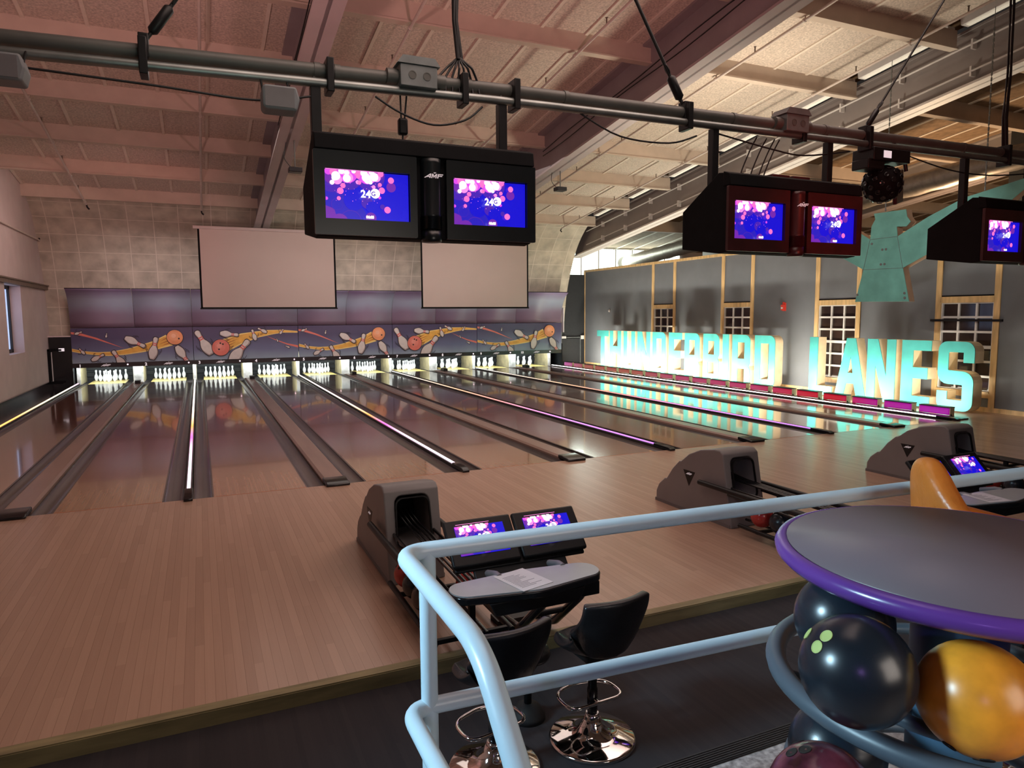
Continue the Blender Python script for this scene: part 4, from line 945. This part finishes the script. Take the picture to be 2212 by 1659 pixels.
# ---- ball returns
def bool_cut(mb, cut, mats, name, parent, bevel=0):
    a = mb.build(name, mats); b = cut.build('cutter', mats)
    md = a.modifiers.new('cut', 'BOOLEAN'); md.object = b; md.operation = 'DIFFERENCE'; md.solver = 'EXACT'
    bpy.context.view_layer.update()
    me = bpy.data.meshes.new_from_object(a.evaluated_get(bpy.context.evaluated_depsgraph_get()))
    a.modifiers.clear(); a.data = me; a.parent = parent; bpy.data.objects.remove(b)
    if bevel:
        md = a.modifiers.new('bevel', 'BEVEL'); md.width = bevel; md.segments = 3; md.limit_method = 'ANGLE'; md.angle_limit = math.radians(38)
        for p in me.polygons: p.use_smooth = True
        me.set_sharp_from_angle(angle=math.radians(50))
    return a
def ball_return(label, x):
    t = thing('ball_return', label, 'ball return', (x, 0, 0), 'ball return machines on the approach')
    side = [(-2.42, .0), (-2.42, .12), (-2.47, .21), (-2.58, .30), (-2.61, .30), (-2.72, .44), (-2.84, .55), (-2.87, .55), (-3.0, .65), (-3.2, .735), (-3.42, .775), (-3.50, .775), (-3.55, .74), (-3.70, .0)]
    body = MB().prism(side, lambda a, b, d: (d, a, b), -.235, .235)
    hole = rpoly([(-.155, .29, .05), (.155, .29, .05), (.145, .70, .06), (-.145, .70, .06)], 4)
    cut = MB().prism(hole, lambda a, b, d: (a, d, b), -3.9, -3.05)
    bool_cut(body, cut, ['hood_grey'], 'hood', t, .022)
    MB().prism([(x*.97, z) for x, z in hole], lambda a, b, d: (a, d, b), -3.10, -3.06).build('hood_inner_panel', 'black_matte', t)
    m = MB(); m.add(*flat([hole, [(x*.93, .5+(z-.5)*.95) for x, z in hole]], .02), M=frame((0, -3.702, 0), (1, 0, 0), (0, .2027, 1))); m.build('opening_trim', 'black_plastic', t)
    MB().box(-.24, .24, -3.68, -2.41, .0, .035).build('base_plinth', 'hood_edge', t)
    for s in (-1, 1):
        M = frame((s*.2365, -3.02, .40), (0, -1, 0) if s < 0 else (0, 1, 0), (0, 0, 1))
        m = MB().add(*flat([[(-.10, .07), (.10, .07), (0, -.10)]], .002), M=M @ Matrix.Translation((0, 0, -.0005))); o = m.build('badge', 'black_plastic', t)
        m = MB().add(*flat(logo(.022)), M=M @ Matrix.Translation((0, .035, .002))); m.build('logo', 'logo_silver', o)
    # rack rails
    for dx in (-.055, .055, -.02, .02): MB().tube([(dx, -3.2, .50), (dx, -3.6, .46), (dx, -5.0, .43)], .011, 8).build('centre_rail', 'black_gloss', t)
    for s in (-1, 1):
        MB().tube(rpath([((s*.285, -3.25, .40), 0), ((s*.285, -4.95, .40), .12), ((s*.1, -5.06, .40), 0)]), .028, 10).build('outer_rail', 'black_plastic', t)
        for q, z in ((.17, .40), (.22, .34)): MB().tube([(s*q, -3.6, z), (s*q, -5.0, z-.02)], .013, 8).build('inner_rail', 'black_gloss', t)
        MB().tube([(s*.27, -3.85, .09), (s*.27, -5.0, .09)], .022, 8).build('lower_rail', 'black_plastic', t)
        m = MB().tube([(s*.09, -3.75, .10), (s*.09, -5.0, .10)], .014, 8); m.build('lower_rail', 'black_gloss', t)
    for y in (-4.1, -4.95):
        m = MB(); m.box(-.28, .28, y-.015, y+.015, .07, .10); m.box(-.02, .02, y-.02, y+.02, 0, .44); m.box(-.28, .28, y-.012, y+.012, .36, .385)
        m.build('rack_frame', 'black_plastic', t)
    return t
BR = [xc(3)+A_/2, xc(5)+A_/2, xc(7)+A_/2]
for x, l in zip(BR, ('ball return with a grey hood nearest the viewer', 'middle ball return with a grey hood', 'ball return with a grey hood farthest to the right')): ball_return(l, x)
def ball(name_mat, label, c, hd=(0, -.6, .8), holes='hole_dark', group=None, r=.108):
    """hd points from the centre of the ball to its finger holes"""
    o = MB().sphere((0, 0, 0), r, 40).build('bowling_ball', name_mat, loc=c); tag(o, label, 'bowling ball', group)
    hd = Vector(hd).normalized(); up = (Vector((0, 0, 1))-hd*hd.z).normalized(); sd = hd.cross(up)
    for a, b in ((0, .13), (.03, -.13), (.62, -.01)):
        d = (hd+up*b+sd*a).normalized(); q = d.to_track_quat('Z', 'Y').to_matrix().to_4x4(); q.translation = d*(r-.0015)
        MB().lathe([(0, .0), (.0125, .0), (.0132, .0020), (.0118, .0026), (.0105, .0016), (0, .0012)], 16, 0, q, False).build('finger_hole', holes, o)
    return o
for k, x in enumerate(BR):
    w = ['nearest', 'middle', 'far right'][k]
    for s, mt, y, l in ((-1, 'ball_red', -4.06, 'red bowling ball on the lower rack'), (-1, 'ball_black', -4.30, 'black bowling ball behind the red one'), (-1, 'ball_brown', -4.54, 'brown bowling ball third in line on the lower rack'), (1, 'ball_red', -4.45, 'red bowling ball on the right side of the rack')):
        ball(mt, '%s of the %s ball return' % (l, w), (x+s*.18, y, .225), (s*.6, -.3, .7), group='balls on the return racks')
# ---- scoring consoles
def console(x, label):
    t = thing('score_console', label, 'console', (x, 0, 0), 'scoring consoles')
    dz = .665
    dk = rpoly([(-.49, -5.47, .10), (-.47, -5.66, .10), (.0, -5.74, .25), (.44, -5.66, .10), (.46, -5.47, .10), (0, -5.42, .6)], 6)
    MB().prism(dk, lambda a, b, d: (a, b, d), dz-.006, dz+.002).build('desk_surface', 'desk_grey', t)
    MB().prism([(a*1.015, -5.57+(b+5.57)*1.06) for a, b in dk], lambda a, b, d: (a, b, d), dz-.05, dz-.006).build('desk_edge', 'black_gloss', t, bevel=.008)
    m = MB().prism([(-.30, -.05), (.30, -.05), (.26, -.13), (-.26, -.13)], lambda a, b, d: (a, d, dz+b), -5.70, -5.48); m.box(.30, .42, -5.66, -5.5, dz-.13, dz-.05); m.build('desk_apron', 'black_plastic', t, bevel=.006)
    tilt = frame((.125, -5.22, .655), (1, 0, 0), (0, .68, .733))     # display plane, leaning back
    MB().box(-.45, .45, -.02, .10, -.045, -.02, 0, tilt).build('display_bracket', 'black_plastic', t, bevel=.01); MB().box(-.33, .31, -.13, .0, -.06, -.03, 0, tilt).build('back_panel', 'black_plastic', t, bevel=.008)
    for s in (-.14, .28): MB().tube([(s, -5.46, dz-.01), (s, -5.40, .655), (s, -5.28, .62)], .022, 10).build('bracket_stem', 'hood_edge', t)
    for s in (-1, 1):
        xx = s*.236
        d = MB(); d.box(-.230, .230, .0, .315, -.025, .012, 0, tilt @ Matrix.Translation((xx, 0, 0)))
        h = d.build('display', 'black_plastic', t, bevel=.014)
        put_screen(SMC, h, tilt @ Matrix.Translation((xx-.165, .068, .0135)) @ Matrix.Rotation(-PI/2, 4, 'X'))
    for s, q in ((.22, .04), (.48, .36)):
        m = MB().tube(rpath([((q, -5.50, dz-.08), 0), ((s, -5.36, .42), .3), ((s, -4.95, .06), .2), ((s, -4.66, .03), 0)], 8), .03, 10); m.build('leg', 'black_gloss', t)
    MB().tube([(.22, -5.12, .22), (.48, -5.12, .22)], .02, 8).build('leg_brace', 'black_plastic', t); MB().box(.15, .55, -4.74, -4.60, 0, .035).build('foot_plate', 'black_plastic', t)
    return t
console(1.06, 'scoring console with two lit displays nearest the railing corner')
console(5.34, 'scoring console with two lit displays behind the orange chair')
def sheet(x, y, z, rz, label):
    o = MB().box(-.11, .11, -.14, .14, 0, .0012).build('paper_sheet', 'paper', loc=(x, y, z)); o.rotation_euler = (0, 0, rz); tag(o, label, 'paper')
    m = MB(); rn = random.Random(3)
    for k in range(12): m.box(-.085, -.085+rn.uniform(.06, .16), .08-k*.016, .084-k*.016, .0012, .0015)
    m.build('print', 'ink', o)
sheet(1.02, -5.57, .668, .25, 'printed paper sheet lying on the nearest scoring console')
sheet(5.22, -5.57, .668, -.2, 'printed sheet on the scoring console behind the orange chair')

# ---- bar stools on the carpet
def seat_shell(name, matn, parent, w, depth, zs, back, arm=.0, thick=.045, droop=.03, taper=.06, curl=.085):
    """tub shell: seat pad curving up into a back; facing +y"""
    nu, nv = 22, 12; V = []; F = []
    def P(u, v):
        a = (u-.5)*2                                      # -1..1 across
        e = abs(a)
        if v < .5:                                        # seat from front to rear
            q = v/.5; y = depth*(.5-q)+.0; z = zs-.035*math.sin(q*PI)-.02*(1-q)*(1-q)
            z += .05*e**3*(.3+.7*q) + arm*e**4*q**1.3
            x = a*w/2*(.80+.20*math.sin(min(q*1.4, 1)*PI/2))
            y -= .05*e*e*(1-q)
        else:                                             # back
            q = (v-.5)/.5; y = -depth*.5-.10*q-.03*math.sin(q*PI)+curl*e*e*(1-.35*q); z = zs+.02+back*q*(1-droop*e**4) - .035*(1-q)
            z += (.05*e**3+arm*e**4)*(1-q)
            x = a*w/2*(1-taper*q*q)
        return Vector((x, y, z))
    for j in range(nv*2+1):
        for i in range(nu+1): V.append(P(i/nu, j/(nv*2)))
    F = [(j*(nu+1)+i, j*(nu+1)+i+1, (j+1)*(nu+1)+i+1, (j+1)*(nu+1)+i) for j in range(nv*2) for i in range(nu)]
    m = MB().add(V, F, 0, True); o = m.build(name, matn, parent)
    md = o.modifiers.new('thick', 'SOLIDIFY'); md.thickness = thick; md.offset = -1
    md = o.modifiers.new('round', 'SUBSURF'); md.levels = 1; md.render_levels = 2
    return o
def stool_base(t, h, r=.235, m='chrome', pole='black_gloss'):
    MB().lathe([(0, 0), (r, 0), (r, .012), (r*.95, .020), (r*.6, .032), (r*.36, .055), (.055, .10), (.040, .13), (0, .13)], 40, 0).build('base', m, t)
    MB().lathe([(.028, .10), (.028, h*.55), (.024, h*.55), (.024, h)], 20, 0).build('pole', pole, t)
    MB().lathe([(.040, .10), (.042, .12), (.036, .15), (.030, .15)], 20, 0).build('collar', 'chrome', t); MB().tube([(0, -.065, .23), (0, .0, .23)], .010, 8).build('footrest_arm', 'chrome', t)
    MB().tube(rpath([((0, -.06, .23), 0), ((.17, -.06, .23), .07), ((.17, .13, .23), .12), ((0, .17, .23), .12), ((-.17, .13, .23), .12), ((-.17, -.06, .23), .07), ((0, -.06, .23), 0)], 6), .010, 8).build('footrest', 'chrome', t)
def stool(label, loc, rz, seat_m='leather_black', back=.30, dz=0):
    t = thing('bar_stool', label, 'stool', loc, None, rz)
    stool_base(t, .52+dz)
    seat_shell('seat', seat_m, t, .43, .36, .545+dz, back, .10, .05)
    MB().box(-.10, .10, -.10, .10, .48+dz, .53+dz).build('seat_plate', 'black_plastic', t, bevel=.01)
    return t
stool('black bar stool with chrome base, right one of the pair at the console', (1.217, -6.02, -.09), .06)
stool('black bar stool with chrome base, left one partly behind the curved railing', (.640, -6.03, -.09), .16, dz=-.035)
t = thing('low_stool', 'dark pedestal stool mostly hidden behind the left bar stool', 'stool', (.985, -5.70, -.09))
MB().lathe([(0, 0), (.10, 0), (.098, .03), (.07, .07), (.03, .09), (0, .09)], 28, 0).build('base', 'rubber', t)
MB().lathe([(.022, .08), (.022, .36)], 16, 0).build('pole', 'black_plastic', t)
MB().lathe([(0, .36), (.12, .36), (.13, .38), (.12, .41), (0, .415)], 28, 0).build('seat', 'leather_black', t)
# orange bar chair behind the table
t = thing('bar_chair', 'orange leather tub chair behind the round table', 'chair', (1.875, -7.715, .6), None, -2.22)
stool_base(t, .60, .22)
def tub_wall(m, seg=44, R=.25, front=.20, thick=.085, zb=.60, arm=.875, peak=1.095):
    """U shaped wall of a tub chair, opening towards +y, highest in the middle of the back"""
    path = [(R, front*(1-k/6)) for k in range(6)]+[(R*math.cos(PI*k/26), -R*math.sin(PI*k/26)) for k in range(27)]+[(-R, front*k/6) for k in range(1, 7)]
    n = len(path); sec = 14; V = []
    for i, (x, y) in enumerate(path):
        a, b = path[max(i-1, 0)], path[min(i+1, n-1)]; t = Vector((b[0]-a[0], b[1]-a[1])).normalized(); o = Vector((-t.y, t.x))*(-1)
        if o.dot(Vector((x, y+.001))) < 0: o = -o
        q = i/(n-1)*2-1; top = arm+(peak-arm)*math.exp(-(q/.27)**2)-.16*max(0, abs(q)-.45)
        th = thick*(1+.25*math.exp(-(q/.35)**2))
        for k in range(sec):
            a2 = 2*PI*k/sec; c, sn = math.cos(a2), math.sin(a2); h = (top-zb)/2
            w = (abs(c)**.7)*(1 if c > 0 else -1)*th/2; zz = (abs(sn)**.30)*(1 if sn > 0 else -1)*h
            lean = (zz+h)/(2*h)*.05
            p = Vector((x, y))+o*(w+lean); V.append((p.x, p.y, zb+h+zz))
    F = [(i*sec+k, i*sec+(k+1) % sec, (i+1)*sec+(k+1) % sec, (i+1)*sec+k) for i in range(n-1) for k in range(sec)]
    F += [tuple(range(sec))[::-1], tuple((n-1)*sec+k for k in range(sec))]
    m.add(V, F, 0, True); return m
o = tub_wall(MB()).build('backrest', 'leather_orange', t); md = o.modifiers.new('round', 'SUBSURF'); md.levels = 1; md.render_levels = 2
MB().lathe([(0, .60), (.20, .60), (.225, .63), (.225, .68), (.20, .715), (.1, .725), (0, .727)], 36, 0).build('seat', 'leather_orange', t)
MB().box(-.12, .12, -.12, .12, .56, .60).build('seat_plate', 'black_plastic', t, bevel=.01)

# ---- railing at the platform edge
RZ, MZ = 1.52, 1.055; rr = .0245
rd = Vector((1, -.055, 0)).normalized()
c0 = Vector((-.055, -7.235, 0))
def rl(s, z, dz=0): p = c0+rd*s; return (p.x, p.y, z)
t = thing('guard_railing', 'pale blue tubular guard railing with a curved end at the platform edge', 'railing', (0, 0, 0))
corner = Vector(rl(-.075, RZ))
top = [(rl(5.0, RZ), 0), (tuple(corner), .075), ((corner.x-.003, -7.85, RZ+.004), .24), ((corner.x+.0, -8.10, RZ-.22), .20), ((corner.x, -8.17, 1.0), .1), ((corner.x, -8.17, .6), 0)]
MB().tube(rpath(top, 10), rr, 16).build('top_rail', 'rail_paint', t)
corner = Vector(rl(-.065, MZ))
low = [(rl(5.0, MZ), 0), (tuple(corner), .07), ((corner.x, -8.20, MZ), 0)]
MB().tube(rpath(low, 8), rr, 16).build('lower_rail', 'rail_paint', t)
for s in (0.0, 2.9, 4.9): MB().tube([rl(s, .6), rl(s, RZ)], rr, 16).build('post', 'rail_paint', t)

# ---- ball table in the foreground
TC = Vector((.984, -8.079)); TZ = 1.63
t = thing('ball_table', 'round purple edged table holding bowling balls beneath its top', 'table', (TC.x, TC.y, .6))
h = TZ-.6
MB().lathe([(0, h-.006), (.382, h-.006), (.383, h), (0, h)], 72, 0).build('table_top', 'table_top', t)
MB().lathe([(0, h-.048), (.376, h-.048), (.396, h-.044), (.408, h-.032), (.411, h-.019), (.404, h-.006), (.388, h-.0005), (.383, h-.004), (0, h-.004)], 72, 0).build('table_edge', 'table_edge', t)
MB().lathe([(.10, .03), (.10, h-.05)], 28, 0).build('column', 'table_blue', t)
MB().lathe([(0, 0), (.32, 0), (.32, .02), (.12, .05), (0, .05)], 40, 0).build('base', 'table_blue', t)
RR = .40
def ring(r, z, tr): return [(r*math.cos(2*PI*k/72), r*math.sin(2*PI*k/72), z) for k in range(73)]
for z in (1.315, 1.03):
    if z < 1.2: RR = .35
    MB().tube(ring(RR, z-.6, .024), .0245, 12, cap=False).build('outer_ring', 'ring_grey', t)
    MB().tube(ring(.27, z-.6-.0, .018), .016, 10, cap=False).build('inner_ring', 'ring_grey', t)
    m = MB()
    for k in range(3):
        a = .5+k*2*PI/3; m.tube([(.09*math.cos(a), .09*math.sin(a), z-.69), (RR*math.cos(a), RR*math.sin(a), z-.605)], .014, 8)
    m.build('ring_arm', 'ring_grey', t)
ball('ball_black', 'black bowling ball with green finger holes under the table edge', (.541, -8.164, 1.478), (-.75, .14, .64), 'hole_green')
ball('ball_orange', 'orange marbled bowling ball under the table', (.722, -8.287, 1.440), (-.35, -.4, -.85))
ball('ball_black', 'black bowling ball behind the one with green holes', (.715, -7.985, 1.475), (.3, .8, .3))
ball('ball_black', 'black bowling ball half hidden at the right beneath the table', (1.02, -8.36, 1.46), (.5, .5, .5))
ball('ball_marble', 'maroon marbled bowling ball on the lower ring', (.50, -8.13, 1.195), (-.35, .3, .9))
ball('ball_black', 'black bowling ball behind the maroon one on the lower ring', (.71, -7.985, 1.16), (.5, .5, .5))

# ------------------------------------------------------------------ lights
PINK = (1.0, .30, .36); MAG = (1, .22, .45); WARM = (1.0, .82, .62); COOL = (.62, .82, 1.0)
light('ceiling_wash_left', 'SPOT', (-2.0, -2.0, 3.9), 560, (1, .52, .50), .3, target=(-2.2, 6.5, 8.0), spot=150, blend=.9)
light('ceiling_wash_mid', 'SPOT', (3.6, -3.2, 4.25), 370, (1, .46, .49), .25, target=(3.6, 4, 8.5), spot=140, blend=.9)
light('ceiling_wash_right', 'SPOT', (10.2, 2.5, 3.7), 700, (1, .86, .68), .4, target=(10.6, 5, 8.0), spot=160, blend=.9)
light('hall_fill', 'AREA', (5, 4, 6.0), 260, (1, .86, .78), 10, 10, target=(5, 4.2, 0))
light('mask_fill', 'AREA', (4.6, 14.6, 4.1), 95, (1, .84, .86), 16, .8, target=(4.6, 17.6, 2.1), spread=math.radians(120))
light('wall_pink', 'SPOT', (-1.0, 7.0, 3.6), 260, (1, .42, .38), .3, target=(-3.2, 17, 5.2), spot=62, blend=.9)
light('left_wall_fill', 'AREA', (-2.5, 12, 4.6), 40, (1, .70, .64), 3, 3, target=(-5.1, 13, 1.5))
light('approach_fill', 'AREA', (3.4, -4.6, 6.6), 138, (1, .74, .65), 9, 3, target=(1.5, -1.2, 0), spread=math.radians(120))
light('bird_fill', 'SPOT', (8.5, -2.5, 4.4), 420, (1, .95, .88), .3, target=(13.2, 1.4, 3.5), spot=45)
for n in range(1, 11):
    light('pin_light', 'AREA', (xc(n), 17.74, .66), 26, (.86, .96, 1.0), 1.6, .05, target=(xc(n), 18.6, .10))
for k in range(10):
    light('letter_wash', 'AREA', (13.86, 1.1+1.7*k, .14), (24, 34, 44, 52, 66, 84, 90, 84, 66, 50)[k], (1.0, .95, .80), .7, .08, target=(14.8, 1.1+1.7*k, .75))
light('letter_spill', 'AREA', (14.0, 8, .35), 200, (1, .9, .7), 16, .1, target=(14.2, 8, 6))
light('far_room', 'POINT', (20, 5, 3.6), 620, (1, .66, .38), .6)
light('far_window', 'AREA', (18, 20.0, 4.8), 160, (.85, 1, .9), 7, 1.4, target=(17, 0, 5.5))
light('stage_blue', 'AREA', (-4.2, -6.4, 3.7), 42, (.52, .82, 1.0), .9, .9, target=(.6, -7.2, 1.4), spread=math.radians(50))
light('stage_violet', 'SPOT', (-2.5, -11.5, 3.4), 50, (.50, .26, 1.0), .1, target=(.9, -8.1, 1.4), spot=40)
light('table_fill', 'AREA', (1.5, -10.7, 2.5), 46, (1, .88, .78), 1.6, 1.6, target=(.75, -8.25, 1.45))
light('screen_fill', 'AREA', (5, 8.0, 3.6), 42, (1, .80, .74), 9, .5, target=(5, 14.2, 3.7), spread=math.radians(70))
light('red_spot', 'SPOT', (4.4, -6.4, 3.1), 75, (1, .10, .06), .08, target=(5.6, -4.0, 3.6), spot=80)
light('green_pipe', 'SPOT', (-.5, -6.5, 3.0), 10, (.4, 1.0, .85), .1, target=(.0, -3.9, 3.8), spot=60)
wd = bpy.data.worlds.new('world'); S.world = wd; wd.use_nodes = True
wd.node_tree.nodes['Background'].inputs['Color'].default_value = (1, .86, .80, 1); wd.node_tree.nodes['Background'].inputs['Strength'].default_value = .02

# ------------------------------------------------------------------ camera
cam = bpy.data.cameras.new('camera'); co = bpy.data.objects.new('camera', cam); COL.objects.link(co)
yaw, pit, rol = .42097, -.0982, -.00686
f = Vector((math.sin(yaw)*math.cos(pit), math.cos(yaw)*math.cos(pit), math.sin(pit))); r = Vector((math.cos(yaw), -math.sin(yaw), 0)); u = r.cross(f)
r2 = r*math.cos(rol)+u*math.sin(rol); u2 = -r*math.sin(rol)+u*math.cos(rol)
M = Matrix((r2, u2, -f)).transposed().to_4x4(); M.translation = (-.61542, -9.08612, 2.18168); co.matrix_world = M
cam.sensor_fit = 'HORIZONTAL'; cam.sensor_width = 36; cam.lens = 36*1502.257/2212; cam.clip_start = .05; cam.clip_end = 200
S.camera = co
S.cycles.use_denoising = True
S.cycles.max_bounces = 6; S.cycles.diffuse_bounces = 3; S.cycles.use_adaptive_sampling = True; S.cycles.adaptive_threshold = .04; S.cycles.sample_clamp_indirect = 6
S.view_settings.view_transform = 'Standard'; S.view_settings.look = 'None'; S.view_settings.exposure = 0.0
